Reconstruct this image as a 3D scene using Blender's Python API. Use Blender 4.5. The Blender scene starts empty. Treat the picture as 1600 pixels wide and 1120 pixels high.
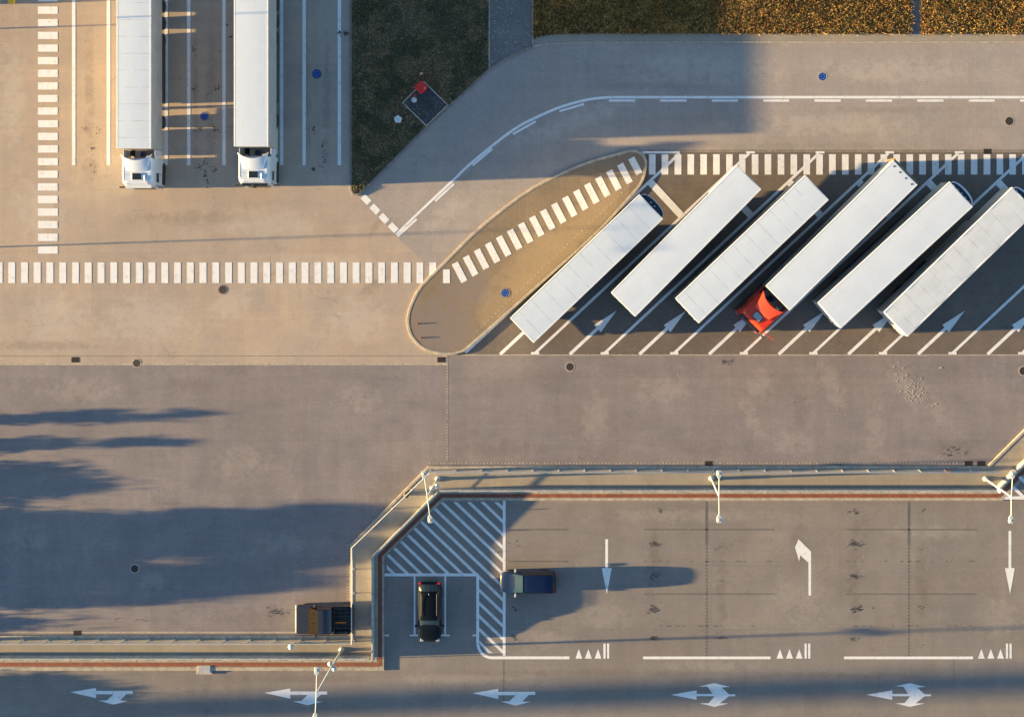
import bpy, bmesh, math, random
from mathutils import noise as mnoise
from mathutils import Vector, Matrix
R = math.radians
random.seed(7)
scn = bpy.context.scene

# ---------------------------------------------------------------- camera, sky, sun, exposure
# plan coordinates: 20 plan units (u, v) = 1 m, x = u/20, y = -v/20
S = 20.0
NU, NV, H = 934.0, 330.0, 120.0          # point straight below the drone, flying height
SLOPE, TANE = 0.0325, 0.1104             # sun 6.3 degrees high
EL = math.atan(TANE)
cam_d = bpy.data.cameras.new('camera'); cam = bpy.data.objects.new('camera', cam_d)
scn.collection.objects.link(cam); scn.camera = cam
cam.location = (NU/S, -NV/S, H); cam.rotation_euler = (0, 0, 0)
cam_d.sensor_width = 36; cam_d.lens = 36*H/80.0
cam_d.shift_x = (800-NU)/1600; cam_d.shift_y = -(560-NV)/1600
cam_d.clip_start = 1; cam_d.clip_end = 3000
W = bpy.data.worlds.new('World'); scn.world = W; W.use_nodes = True
nt = W.node_tree; bg = nt.nodes['Background']
sky = nt.nodes.new('ShaderNodeTexSky'); sky.sky_type = 'NISHITA'; sky.sun_disc = False
sky.sun_elevation = EL; sky.sun_rotation = R(268.1); sky.air_density = 1.0; sky.dust_density = 0.4; sky.ozone_density = 2.0
nt.links.new(sky.outputs[0], bg.inputs[0]); bg.inputs[1].default_value = 0.062
sd = bpy.data.lights.new('sun', 'SUN'); so = bpy.data.objects.new('sun', sd); scn.collection.objects.link(so)
sd.energy = 5.0; sd.angle = R(0.5); sd.color = (1.0, 0.665, 0.275)
ldir = Vector((1, SLOPE, -TANE*math.hypot(1, SLOPE)))
so.rotation_euler = ldir.to_track_quat('-Z', 'Y').to_euler(); so.location = (-20, -20, 60)
scn.view_settings.view_transform = 'Standard'; scn.view_settings.look = 'None'
scn.view_settings.gamma = 1; scn.view_settings.exposure = 2.70
scn.cycles.max_bounces = 5; scn.cycles.diffuse_bounces = 3

# ---------------------------------------------------------------- helpers
def P(u, v, z=0.0): return Vector((u/S, -v/S, z))
def U(u, v, z):
    k = (H-z)/H
    return Vector(((NU+(u-NU)*k)/S, -(NV+(v-NV)*k)/S, 0))
def tag(o, label=None, cat=None, group=None, kind=None):
    if label: o['label'] = label
    if cat: o['category'] = cat
    if group: o['group'] = group
    if kind: o['kind'] = kind
    return o
def empty(name, loc, rz=0.0, label=None, cat=None, group=None):
    o = bpy.data.objects.new(name, None); scn.collection.objects.link(o)
    o.location = loc; o.rotation_euler = (0, 0, rz); o.empty_display_size = .3
    return tag(o, label, cat, group)
def copy_tree(o, parent=None):
    c = o.copy(); scn.collection.objects.link(c)
    if parent is not None: c.parent = parent
    for ch in list(o.children): copy_tree(ch, c)
    return c
class MB:
    def __init__(s): s.v = []; s.f = []
    def add(s, vs, fs):
        n = len(s.v); s.v += [tuple(v) for v in vs]; s.f += [tuple(i+n for i in f) for f in fs]; return s
    def box(s, x0, x1, y0, y1, z0, z1, rot=None, c=None):
        vs = [Vector((x, y, z)) for x in (x0, x1) for y in (y0, y1) for z in (z0, z1)]
        if rot is not None:
            c = Vector(c); m = Matrix.Rotation(rot, 3, 'Z'); vs = [m @ (v-c)+c for v in vs]
        return s.add(vs, [(0, 1, 3, 2), (4, 6, 7, 5), (0, 4, 5, 1), (2, 3, 7, 6), (0, 2, 6, 4), (1, 5, 7, 3)])
    def prism(s, pts, z0, z1):
        n = len(pts)
        vs = [(p[0], p[1], z0) for p in pts]+[(p[0], p[1], z1) for p in pts]
        return s.add(vs, [tuple(range(n-1, -1, -1)), tuple(range(n, 2*n))]+[(i, (i+1) % n, n+(i+1) % n, n+i) for i in range(n)])
    def flat(s, pts, z=None):
        return s.add([(p[0], p[1], p[2] if z is None else z) for p in pts], [tuple(range(len(pts)))])
    def tube(s, a, b, r0, r1=None, n=10):
        a = Vector(a); b = Vector(b); r1 = r0 if r1 is None else r1
        d = (b-a).normalized(); t = Vector((0, 0, 1)) if abs(d.z) < .9 else Vector((1, 0, 0))
        e1 = d.cross(t).normalized(); e2 = d.cross(e1)
        vs = []
        for c, r in ((a, r0), (b, r1)):
            for i in range(n):
                q = 2*math.pi*i/n; vs.append(c+e1*math.cos(q)*r+e2*math.sin(q)*r)
        return s.add(vs, [tuple(range(n)), tuple(range(2*n-1, n-1, -1))]+[(i, n+i, n+(i+1) % n, (i+1) % n) for i in range(n)])
    def lathe(s, prof, axis='z', c=(0, 0, 0), n=20):
        c = Vector(c); vs = []
        for r, h in prof:
            for i in range(n):
                q = 2*math.pi*i/n; a, b = math.cos(q)*r, math.sin(q)*r
                vs.append(c+(Vector((a, b, h)) if axis == 'z' else Vector((a, h, b))))
        m = len(prof); fs = [((j*n+i), (j*n+(i+1) % n), ((j+1)*n+(i+1) % n), ((j+1)*n+i)) for j in range(m-1) for i in range(n)]
        fs += [tuple(range(n-1, -1, -1)), tuple((m-1)*n+i for i in range(n))]
        return s.add(vs, fs)
    def build(s, name, mat, parent=None, smooth=False, bevel=0, seg=2):
        me = bpy.data.meshes.new(name); me.from_pydata(s.v, [], s.f)
        bm = bmesh.new(); bm.from_mesh(me); bmesh.ops.recalc_face_normals(bm, faces=bm.faces); bm.to_mesh(me); bm.free()
        me.materials.append(mat)
        if smooth:
            for p in me.polygons: p.use_smooth = True
        o = bpy.data.objects.new(name, me); scn.collection.objects.link(o)
        if parent is not None: o.parent = parent
        if bevel:
            b = o.modifiers.new('bevel', 'BEVEL'); b.width = bevel; b.segments = seg; b.limit_method = 'ANGLE'; b.angle_limit = R(35)
        return o
def sheet(name, pts, z, mat, kind='structure', flip=True):
    me = bpy.data.meshes.new(name); bm = bmesh.new()
    f = bm.faces.new([bm.verts.new(P(u, v, z)) for u, v in pts])
    bm.normal_update()
    if f.normal.z < 0: f.normal_flip()
    bmesh.ops.triangulate(bm, faces=bm.faces)
    bm.to_mesh(me); bm.free(); me.materials.append(mat)
    o = bpy.data.objects.new(name, me); scn.collection.objects.link(o)
    if kind: o['kind'] = kind
    return o
def clip_poly(sub, clip):                       # convex clip of sub by convex polygon clip (2-D)
    def area(p): return sum(p[i][0]*p[(i+1) % len(p)][1]-p[(i+1) % len(p)][0]*p[i][1] for i in range(len(p)))
    sg = 1 if area(clip) > 0 else -1
    out = list(sub)
    for i in range(len(clip)):
        a, b = clip[i], clip[(i+1) % len(clip)]; inp = out; out = []
        def side(p): return sg*((b[0]-a[0])*(p[1]-a[1])-(b[1]-a[1])*(p[0]-a[0]))
        for j in range(len(inp)):
            p, q = inp[j], inp[(j+1) % len(inp)]; sp, sq = side(p), side(q)
            if sp >= 0: out.append(p)
            if sp*sq < 0:
                t = sp/(sp-sq); out.append((p[0]+(q[0]-p[0])*t, p[1]+(q[1]-p[1])*t))
        if not out: return []
    return out
def offset_line(pts, d):                        # mitred offset of an open polyline in plan units
    res = []
    for i, p in enumerate(pts):
        p = Vector(p); ns = []
        if i > 0: a = (p-Vector(pts[i-1])).normalized(); ns.append(Vector((-a.y, a.x)))
        if i < len(pts)-1: a = (Vector(pts[i+1])-p).normalized(); ns.append(Vector((-a.y, a.x)))
        n = sum(ns, Vector((0, 0))).normalized(); k = 1/max(.4, n.dot(ns[0]))
        res.append(tuple(p+n*d*k))
    return res
def band(pts, d0, d1, z0, z1, mb=None):         # solid strip between two offsets of a polyline
    mb = mb or MB(); A = offset_line(pts, d0); B = offset_line(pts, d1); n = len(pts)
    vs = []
    for a, b in zip(A, B): vs += [P(a[0], a[1], z0), P(b[0], b[1], z0), P(b[0], b[1], z1), P(a[0], a[1], z1)]
    fs = [(0, 1, 2, 3), (4*n-4, 4*n-1, 4*n-2, 4*n-3)]
    for i in range(n-1):
        for k in range(4): fs.append((4*i+k, 4*i+4+k, 4*i+4+(k+1) % 4, 4*i+(k+1) % 4))
    return mb.add(vs, fs)
def smooth_path(pts, n=4, closed=False):
    out = []; m = len(pts)
    for i in range(m if closed else m-1):
        g = lambda k: Vector(pts[k % m] if closed else pts[max(0, min(m-1, k))])
        p0, p1, p2, p3 = g(i-1), g(i), g(i+1), g(i+2)
        for j in range(n):
            t = j/n
            out.append(tuple(.5*((2*p1)+(p2-p0)*t+(2*p0-5*p1+4*p2-p3)*t*t+(3*p1-p0-3*p2+p3)*t**3)))
    if not closed: out.append(tuple(pts[-1]))
    return out

# ---------------------------------------------------------------- materials
def mat(name, col, rough=.6, metal=0, spec=.5, var=0.0, vscale=3.0, coat=0, emis=None):
    m = bpy.data.materials.new(name); m.use_nodes = True; t = m.node_tree; b = t.nodes['Principled BSDF']
    b.inputs['Base Color'].default_value = (*col, 1); b.inputs['Roughness'].default_value = rough
    b.inputs['Metallic'].default_value = metal; b.inputs['Specular IOR Level'].default_value = spec
    b.inputs['Coat Weight'].default_value = coat
    if var:
        tc = t.nodes.new('ShaderNodeTexCoord'); n = t.nodes.new('ShaderNodeTexNoise'); n.inputs['Scale'].default_value = vscale
        n.inputs['Detail'].default_value = 6; n.inputs['Roughness'].default_value = .65
        t.links.new(tc.outputs['Object'], n.inputs['Vector'])
        r = t.nodes.new('ShaderNodeValToRGB'); r.color_ramp.elements[0].position = .3; r.color_ramp.elements[1].position = .7
        r.color_ramp.elements[0].color = (*[c*(1-var) for c in col], 1); r.color_ramp.elements[1].color = (*[min(1, c*(1+var*.5)) for c in col], 1)
        t.links.new(n.outputs['Fac'], r.inputs[0]); t.links.new(r.outputs[0], b.inputs['Base Color'])
    return m
def nd(t, typ, **kw):
    n = t.nodes.new(typ)
    for k, v in kw.items():
        if k in n.inputs: n.inputs[k].default_value = v
        else: setattr(n, k, v)
    return n
def mathn(t, op, a, b=None, clamp=False):
    n = t.nodes.new('ShaderNodeMath'); n.operation = op; n.use_clamp = clamp
    for i, x in enumerate((a, b)):
        if x is None: continue
        if isinstance(x, (int, float)): n.inputs[i].default_value = x
        else: t.links.new(x, n.inputs[i])
    return n.outputs[0]
def mixc(t, fac, a, b, mode='MIX'):
    n = t.nodes.new('ShaderNodeMix'); n.data_type = 'RGBA'; n.blend_type = mode
    for s_, x in ((n.inputs['Factor'], fac), (n.inputs[6], a), (n.inputs[7], b)):
        if isinstance(x, (int, float)): s_.default_value = x
        elif isinstance(x, tuple): s_.default_value = (*x, 1)
        else: t.links.new(x, s_)
    return n.outputs[2]
def noise(t, vec, scale, detail=4, rough=.6, sc=None, rot=0, loc=(0, 0, 0), lo=.35, hi=.65):
    if sc or rot:
        mp = nd(t, 'ShaderNodeMapping'); mp.inputs['Scale'].default_value = sc or (1, 1, 1)
        mp.inputs['Rotation'].default_value = (0, 0, rot); mp.inputs['Location'].default_value = loc
        t.links.new(vec, mp.inputs['Vector']); vec = mp.outputs[0]
    n = nd(t, 'ShaderNodeTexNoise', Scale=scale, Detail=detail, Roughness=rough); t.links.new(vec, n.inputs['Vector'])
    r = nd(t, 'ShaderNodeMapRange'); r.inputs['From Min'].default_value = lo; r.inputs['From Max'].default_value = hi
    t.links.new(n.outputs['Fac'], r.inputs['Value']); return r.outputs[0]
def paving(name, col, alt, dirt, rot=0.0, joint=.16, bw=.3, bh=.15, streak=(.12, 1.6), seed=0, slab=0):
    m = bpy.data.materials.new(name); m.use_nodes = True; t = m.node_tree; b = t.nodes['Principled BSDF']
    b.inputs['Roughness'].default_value = .85; b.inputs['Specular IOR Level'].default_value = .25
    g = nd(t, 'ShaderNodeNewGeometry').outputs['Position']
    big = noise(t, g, .07, 5, .6, (1, 1, 1), 0.3, (seed*13, seed*7, 0))
    c = mixc(t, big, tuple(x*.95 for x in col), tuple(x*1.04 for x in alt))
    patch = noise(t, g, .35, 6, .7, (1, 1, 1), 0.2, (seed*3, 5, seed), .42, .72)
    c = mixc(t, mathn(t, 'MULTIPLY', patch, .95), c, dirt)
    warm = noise(t, g, .16, 4, .6, (1, 1, 1), 0, (seed*5, 3, seed), .42, .68)
    c = mixc(t, mathn(t, 'MULTIPLY', warm, .5), c, mixc(t, 1.0, c, (1.10, .99, .88), 'MULTIPLY'))
    pale = noise(t, g, .22, 7, .72, (1.5, 1, 1), .4, (seed*11, 1, seed), .56, .74)
    c = mixc(t, mathn(t, 'MULTIPLY', pale, .5), c, tuple(min(1, x*1.3) for x in alt))
    st = noise(t, g, 1.0, 5, .65, (streak[0], streak[1], 1), rot, (seed, 2, 0), .4, .75)
    c = mixc(t, mathn(t, 'MULTIPLY', st, .5), c, dirt)
    st2 = noise(t, g, 1.1, 4, .6, (streak[1]*.6, streak[0]*.8, 1), rot, (seed, 9, 0), .45, .75)
    c = mixc(t, mathn(t, 'MULTIPLY', st2, .3), c, tuple(min(1, x*1.18) for x in alt))
    fine = noise(t, g, 9.0, 3, .7, None, 0, (0, 0, 0), .25, .75)
    c = mixc(t, mathn(t, 'MULTIPLY', fine, .42), c, tuple(x*.62 for x in col))
    md = noise(t, g, 1.6, 6, .75, None, 0, (0, 0, 0), .35, .7)
    c = mixc(t, mathn(t, 'MULTIPLY', md, .35), c, tuple(x*.8 for x in col))
    # speckles of chewed-up grime
    sp = noise(t, g, 2.6, 3, .5, None, 0, (0, 0, 0), .70, .78)
    c = mixc(t, mathn(t, 'MULTIPLY', sp, .45), c, tuple(x*.45 for x in dirt))
    mp = nd(t, 'ShaderNodeMapping'); mp.inputs['Rotation'].default_value = (0, 0, rot); t.links.new(g, mp.inputs['Vector'])
    br = nd(t, 'ShaderNodeTexBrick', Scale=1.0); br.inputs['Brick Width'].default_value = bw; br.inputs['Row Height'].default_value = bh
    br.inputs['Mortar Size'].default_value = .022; br.inputs['Mortar Smooth'].default_value = .4
    br.inputs['Color1'].default_value = (.82, .82, .82, 1); br.inputs['Color2'].default_value = (1.06, 1.05, 1.03, 1); br.inputs['Mortar'].default_value = (.5, .49, .48, 1)
    t.links.new(mp.outputs[0], br.inputs['Vector'])
    c = mixc(t, joint, c, mixc(t, 1.0, c, br.outputs['Color'], 'MULTIPLY'))
    ln = noise(t, g, 1.0, 3, .5, (.02, .55, 1) if streak[0] < streak[1] else (.55, .02, 1), rot, (seed*3, seed, 0), .45, .8)
    c = mixc(t, mathn(t, 'MULTIPLY', ln, .3), c, mixc(t, 1.0, c, (.80, .80, .82), 'MULTIPLY'))
    pb = nd(t, 'ShaderNodeTexBrick', Scale=1.0); pb.offset = .37; pb.inputs['Brick Width'].default_value = 7.3; pb.inputs['Row Height'].default_value = 4.9
    pb.inputs['Mortar Size'].default_value = .02; pb.inputs['Color1'].default_value = (.93, .93, .94, 1); pb.inputs['Color2'].default_value = (1.07, 1.06, 1.04, 1); pb.inputs['Mortar'].default_value = (.88, .88, .88, 1)
    dv = nd(t, 'ShaderNodeTexNoise', Scale=.5, Detail=3); t.links.new(g, dv.inputs['Vector'])
    dm = nd(t, 'ShaderNodeVectorMath', operation='SCALE'); dm.inputs['Scale'].default_value = .25; t.links.new(dv.outputs['Color'], dm.inputs[0])
    da = nd(t, 'ShaderNodeVectorMath', operation='ADD'); t.links.new(dm.outputs[0], da.inputs[0]); t.links.new(g, da.inputs[1]); t.links.new(da.outputs[0], pb.inputs['Vector'])
    c = mixc(t, .7, c, mixc(t, 1.0, c, pb.outputs['Color'], 'MULTIPLY'))
    ck = nd(t, 'ShaderNodeTexVoronoi', Scale=.16); ck.feature = 'DISTANCE_TO_EDGE'
    dm2 = nd(t, 'ShaderNodeVectorMath', operation='SCALE'); dm2.inputs['Scale'].default_value = 2.2; t.links.new(dv.outputs['Color'], dm2.inputs[0])
    da2 = nd(t, 'ShaderNodeVectorMath', operation='ADD'); t.links.new(dm2.outputs[0], da2.inputs[0]); t.links.new(g, da2.inputs[1]); t.links.new(da2.outputs[0], ck.inputs['Vector'])
    cm = mathn(t, 'MULTIPLY', mathn(t, 'LESS_THAN', ck.outputs['Distance'], .006), noise(t, g, .3, 3, .5, None, 0, (0, 0, 0), .5, .6))
    c = mixc(t, mathn(t, 'MULTIPLY', cm, .3), c, tuple(x*.5 for x in col))
    if slab:
        b2 = nd(t, 'ShaderNodeTexBrick', Scale=1.0); b2.offset = 0; b2.inputs['Brick Width'].default_value = slab; b2.inputs['Row Height'].default_value = slab*.8
        b2.inputs['Mortar Size'].default_value = .03; b2.inputs['Color1'].default_value = (.93, .93, .94, 1); b2.inputs['Color2'].default_value = (1.04, 1.03, 1.01, 1); b2.inputs['Mortar'].default_value = (.86, .86, .86, 1)
        t.links.new(mp.outputs[0], b2.inputs['Vector']); c = mixc(t, .8, c, mixc(t, 1.0, c, b2.outputs['Color'], 'MULTIPLY'))
    t.links.new(c, b.inputs['Base Color'])
    bp = nd(t, 'ShaderNodeBump', Strength=.25, Distance=.01); t.links.new(br.outputs['Fac'], bp.inputs['Height']); bp.invert = True
    t.links.new(bp.outputs[0], b.inputs['Normal'])
    return m
def paint(name, col, wear=.35):
    m = bpy.data.materials.new(name); m.use_nodes = True; t = m.node_tree; b = t.nodes['Principled BSDF']; b.inputs['Roughness'].default_value = .7
    g = nd(t, 'ShaderNodeNewGeometry').outputs['Position']
    a = noise(t, g, 2.2, 6, .75, None, 0, (0, 0, 0), .52, .8)
    c = mixc(t, mathn(t, 'MULTIPLY', a, min(1, wear*1.4)), col, (.24, .22, .20))
    a2 = noise(t, g, 1.3, 3, .6, (6, .5, 1), 0, (0, 0, 0), .4, .8)
    c = mixc(t, mathn(t, 'MULTIPLY', a2, .18), c, (.3, .28, .26))
    t.links.new(c, b.inputs['Base Color']); return m
def trailer_mat(name, col, pitch=0.0, dirt=.25, seam=.35):
    m = bpy.data.materials.new(name); m.use_nodes = True; t = m.node_tree; b = t.nodes['Principled BSDF']
    b.inputs['Roughness'].default_value = .42; b.inputs['Specular IOR Level'].default_value = .4
    tc0 = nd(t, 'ShaderNodeTexCoord').outputs['Object']; oi = nd(t, 'ShaderNodeObjectInfo')
    va = nd(t, 'ShaderNodeVectorMath', operation='ADD'); mu = mathn(t, 'MULTIPLY', oi.outputs['Random'], 40.0); cx = nd(t, 'ShaderNodeCombineXYZ'); t.links.new(mu, cx.inputs[2])
    t.links.new(tc0, va.inputs[0]); t.links.new(cx.outputs[0], va.inputs[1]); tc = va.outputs[0]
    a = noise(t, tc, .6, 5, .65, (1, 1.4, 1), 0, (0, 0, 0), .4, .75)
    c = mixc(t, mathn(t, 'MULTIPLY', a, dirt), col, tuple(x*.72 for x in col))
    a = noise(t, tc, 1.0, 6, .75, (5, .4, 1), 0, (0, 0, 0), .6, .8)
    c = mixc(t, mathn(t, 'MULTIPLY', a, dirt*.9), c, (.16, .15, .15))
    a = noise(t, tc, 1.0, 5, .7, (.35, 6, 1), 0, (3, 0, 0), .58, .8)
    c = mixc(t, mathn(t, 'MULTIPLY', a, dirt*.7), c, (.2, .18, .16))
    c = mixc(t, mathn(t, 'MULTIPLY', oi.outputs['Random'], .5), c, mixc(t, 1.0, c, (.90, .91, .92), 'MULTIPLY'))
    if pitch:
        sx = nd(t, 'ShaderNodeSeparateXYZ'); t.links.new(tc0, sx.inputs[0])
        q = mathn(t, 'FRACT', mathn(t, 'MULTIPLY', sx.outputs[0], 1/pitch))
        w = mathn(t, 'LESS_THAN', q, .05/pitch)
        br = noise(t, tc, 1.2, 3, .6, None, 0, (0, 0, 0), .3, .6)
        c = mixc(t, mathn(t, 'MULTIPLY', mathn(t, 'MULTIPLY', w, br), seam), c, (.08, .09, .11))
    t.links.new(c, b.inputs['Base Color']); return m

M = {}
M['yard'] = paving('yard_concrete', (.385, .335, .30), (.45, .37, .295), (.31, .28, .26), 0, .12, .3, .15, (1.4, .15), 1)
M['access'] = paving('access_blocks', (.36, .335, .335), (.40, .365, .34), (.29, .272, .275), R(45), .42, .3, .15, (.15, 1.5), 2)
M['blocks'] = paving('block_paving', (.24, .222, .240), (.28, .257, .272), (.18, .172, .188), 0, .4, .3, .15, (1.4, .2), 3)
M['lorry'] = paving('lorry_blocks', (.170, .150, .142), (.20, .172, .155), (.12, .11, .108), 0, .5, .3, .15, (1.2, .3), 4)
M['island'] = paving('island_blocks', (.265, .218, .165), (.31, .25, .18), (.205, .172, .135), R(45), .6, .3, .15, (.6, .6), 5)
M['carpark'] = paving('carpark_blocks', (.232, .218, .218), (.262, .243, .235), (.18, .172, .172), 0, .3, .3, .15, (.15, 1.4), 6)
M['walk'] = paving('walk_slabs', (.31, .29, .255), (.34, .315, .275), (.25, .235, .21), 0, .14, .5, .5, (.15, 1.4), 7)
M['path'] = paving('path_blocks', (.17, .17, .18), (.23, .23, .24), (.12, .12, .13), 0, .35, .3, .15, (.2, 1.4), 8)
M['kerb'] = mat('kerb_concrete', (.40, .36, .30), .85, var=.3, vscale=2)
M['kerb_dark'] = mat('kerb_weathered', (.22, .2, .185), .85, var=.3, vscale=2)
M['joint'] = mat('dark_pavers', (.115, .11, .112), .85, var=.3, vscale=1.5)
M['paint'] = paint('road_paint', (.66, .69, .74), .5)
M['paint_worn'] = paint('worn_road_paint', (.60, .62, .65), 1.0)
M['soil'] = mat('soil', (.13, .11, .07), .95, var=.6, vscale=.5)
M['drysoil'] = mat('dry_soil', (.11, .075, .03), .95, var=.5, vscale=1.5)
M['roof_w'] = trailer_mat('trailer_roof_white', (.575, .66, .78), 0)
M['roof_seam'] = trailer_mat('trailer_roof_seamed', (.565, .655, .775), 1.27, .28, .34)
M['roof_tarp'] = trailer_mat('trailer_roof_tarpaulin', (.56, .63, .72), 1.27, .5, .35)
M['side'] = mat('trailer_side', (.42, .42, .42), .5, var=.2, vscale=.8)
M['frame_w'] = mat('white_frame', (.60, .64, .70), .45, var=.15)
M['white'] = mat('white_paint', (.58, .65, .74), .3, var=.08, vscale=.9, coat=.4)
M['red'] = mat('red_paint', (.60, .035, .0075), .35, coat=.4)
M['chassis'] = mat('chassis', (.035, .036, .04), .6, var=.3)
M['tyre'] = mat('tyre_rubber', (.02, .02, .021), .85)
M['rim'] = mat('rim_metal', (.45, .45, .46), .35, .7)
M['glass'] = mat('dark_glass', (.015, .02, .025), .06, spec=.8)
M['glass_t'] = mat('windscreen_glass', (.018, .045, .075), .35, spec=.15)
M['black'] = mat('black_plastic', (.018, .018, .02), .5)
M['metal'] = mat('galvanised_metal', (.45, .46, .47), .4, .3, var=.15)
M['lampw'] = mat('lamp_white', (.42, .48, .52), .4)
M['lens'] = mat('lamp_lens', (.30, .33, .36), .2)
M['blackcar'] = mat('black_car_paint', (.003, .005, .008), .3, coat=.08, spec=.2)
M['bluecar'] = mat('blue_car_paint', (.0025, .013, .052), .35, spec=.3, coat=.2)
M['navy'] = mat('navy_truck_paint', (.007, .015, .038), .5, coat=.3)
M['bluecover'] = mat('blue_enamel', (.0, .05, .30), .45, var=.2)
M['iron'] = mat('cast_iron', (.028, .022, .028), .7, var=.3, vscale=9)
M['grate'] = mat('rusty_grate', (.035, .022, .014), .8, var=.3, vscale=9)
M['brickred'] = mat('red_band', (.30, .085, .05), .6, var=.25, vscale=1.2)
M['parapet'] = mat('pale_concrete', (.38, .39, .40), .8, var=.2, vscale=1)
M['padslab'] = mat('dark_slab', (.035, .05, .075), .5, var=.4, vscale=1.5)
M['redbox'] = mat('red_enamel', (.62, .02, .015), .4)
M['yellow'] = mat('yellow_enamel', (.75, .45, .02), .5)
M['stain'] = mat('oil_stain', (.05, .042, .04), .6)
M['stain_b'] = mat('bird_and_cement_spots', (.42, .36, .30), .9)
M['amber'] = mat('amber_lens', (.8, .22, .02), .3)
M['redlens'] = mat('red_lens', (.5, .01, .01), .3)
M['bark'] = mat('bark', (.09, .065, .045), .9, var=.3)
M['leaf'] = mat('leaf_green', (.05, .09, .03), .8, var=.4)
M['dull'] = mat('dull_black', (.010, .009, .008), .95, spec=.05)
M['fair'] = mat('dark_cooler', (.02, .035, .06), .4, var=.3)

def kerb_mat(name, col):
    m = mat(name, col, .85, var=.35, vscale=3); t = m.node_tree; b = t.nodes['Principled BSDF']; src = b.inputs['Base Color'].links[0].from_socket
    g = nd(t, 'ShaderNodeNewGeometry').outputs['Position']; sx = nd(t, 'ShaderNodeSeparateXYZ'); t.links.new(g, sx.inputs[0])
    q = mathn(t, 'FRACT', mathn(t, 'ADD', mathn(t, 'ADD', sx.outputs[0], sx.outputs[1]), 500.0)); w = mathn(t, 'LESS_THAN', q, .05)
    dirt = noise(t, g, .8, 5, .7, None, 0, (0, 0, 0), .45, .75)
    c = mixc(t, mathn(t, 'MULTIPLY', dirt, .5), src, tuple(x*.6 for x in col))
    t.links.new(mixc(t, mathn(t, 'MULTIPLY', w, .55), c, tuple(x*.35 for x in col)), b.inputs['Base Color']); return m
M['kerb'] = kerb_mat('kerb_concrete', (.40, .36, .30)); M['kerb_dark'] = kerb_mat('kerb_weathered', (.22, .2, .185)); M['parapet'] = kerb_mat('pale_concrete', (.38, .385, .39))
M['brickred'] = kerb_mat('red_band', (.235, .08, .052))
def worn(m, spots, col, k, thr=.5):
    """worn or stained areas with ragged outlines at fixed places on the paving (u, v, ru, rv, angle)"""
    t = m.node_tree; b = t.nodes['Principled BSDF']; src = b.inputs['Base Color'].links[0].from_socket
    g = nd(t, 'ShaderNodeNewGeometry').outputs['Position']; acc = None
    for u, v, ru, rv, an in spots:
        mp = nd(t, 'ShaderNodeMapping'); mp.vector_type = 'TEXTURE'; mp.inputs['Location'].default_value = (u/S, -v/S, 0); mp.inputs['Rotation'].default_value = (0, 0, R(an)); mp.inputs['Scale'].default_value = (ru/S, rv/S, 1000)
        t.links.new(g, mp.inputs['Vector']); l = nd(t, 'ShaderNodeVectorMath', operation='LENGTH'); t.links.new(mp.outputs[0], l.inputs[0])
        f = mathn(t, 'SUBTRACT', 1.15, l.outputs['Value'], True); acc = f if acc is None else mathn(t, 'MAXIMUM', acc, f)
    n1 = noise(t, g, 1.1, 8, .78, None, 0, (0, 0, 0), .30, .72)
    w = nd(t, 'ShaderNodeMapRange'); w.inputs['From Min'].default_value = thr-.12; w.inputs['From Max'].default_value = thr+.18
    t.links.new(mathn(t, 'MULTIPLY', mathn(t, 'ADD', acc, .35), mathn(t, 'MULTIPLY', n1, mathn(t, 'GREATER_THAN', acc, .001))), w.inputs['Value'])
    t.links.new(mixc(t, mathn(t, 'MULTIPLY', w.outputs[0], k), src, col), b.inputs['Base Color'])
worn(M['blocks'], [(1175, 655, 16, 55, 25), (1190, 600, 30, 28, 0), (1368, 668, 20, 58, 0), (1420, 605, 26, 55, 40), (1465, 640, 14, 40, 30), (1030, 610, 55, 30, 0), (930, 650, 30, 55, 0), (1300, 600, 20, 50, 20), (40, 840, 45, 30, 0), (380, 725, 55, 40, 0), (130, 610, 80, 25, 0), (440, 850, 60, 22, 0), (560, 620, 40, 30, 0), (1240, 690, 40, 25, 0), (240, 905, 30, 18, 0)], (.38, .35, .325), .24, .40)
worn(M['blocks'], [(1255, 640, 20, 45, 0), (860, 590, 60, 20, 0), (610, 760, 60, 40, 40), (400, 960, 90, 18, 0), (1480, 700, 60, 14, 0), (790, 700, 90, 20, 0), (300, 600, 60, 18, 0), (1100, 700, 70, 16, 0)], (.135, .115, .105), .35, .42)
worn(M['yard'], [(230, 500, 95, 45, 0), (90, 500, 60, 50, 0), (560, 500, 60, 40, 0), (60, 330, 50, 60, 0), (420, 350, 90, 30, 0), (20, 150, 25, 90, 0), (500, 420, 120, 20, 0), (360, 480, 50, 25, 30)], (.46, .43, .40), .32, .36)
worn(M['yard'], [(330, 150, 10, 150, 0), (305, 160, 6, 150, 0), (140, 150, 10, 130, 0), (480, 160, 8, 140, 0), (510, 160, 8, 140, 0), (300, 340, 130, 14, 0), (590, 440, 50, 12, 40), (140, 262, 14, 30, 0), (590, 350, 30, 8, 60), (60, 540, 120, 10, 0)], (.20, .17, .15), .42, .40)
worn(M['access'], [(1100, 110, 160, 30, 0), (1400, 110, 150, 26, 0), (1300, 195, 200, 22, 0), (900, 190, 120, 22, 20), (700, 330, 60, 20, 40)], (.44, .41, .38), .35, .40)
worn(M['access'], [(1250, 228, 300, 8, 0), (1000, 135, 150, 8, 0), (1400, 172, 200, 7, 0), (760, 250, 90, 8, 42)], (.21, .19, .175), .35, .42)
worn(M['island'], [(690, 510, 48, 45, 0), (730, 450, 40, 30, 0)], (.19, .165, .16), .8, .2)
worn(M['island'], [(850, 400, 120, 30, 41), (800, 460, 60, 30, 41), (930, 330, 60, 20, 41)], (.33, .255, .165), .4, .18)
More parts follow.
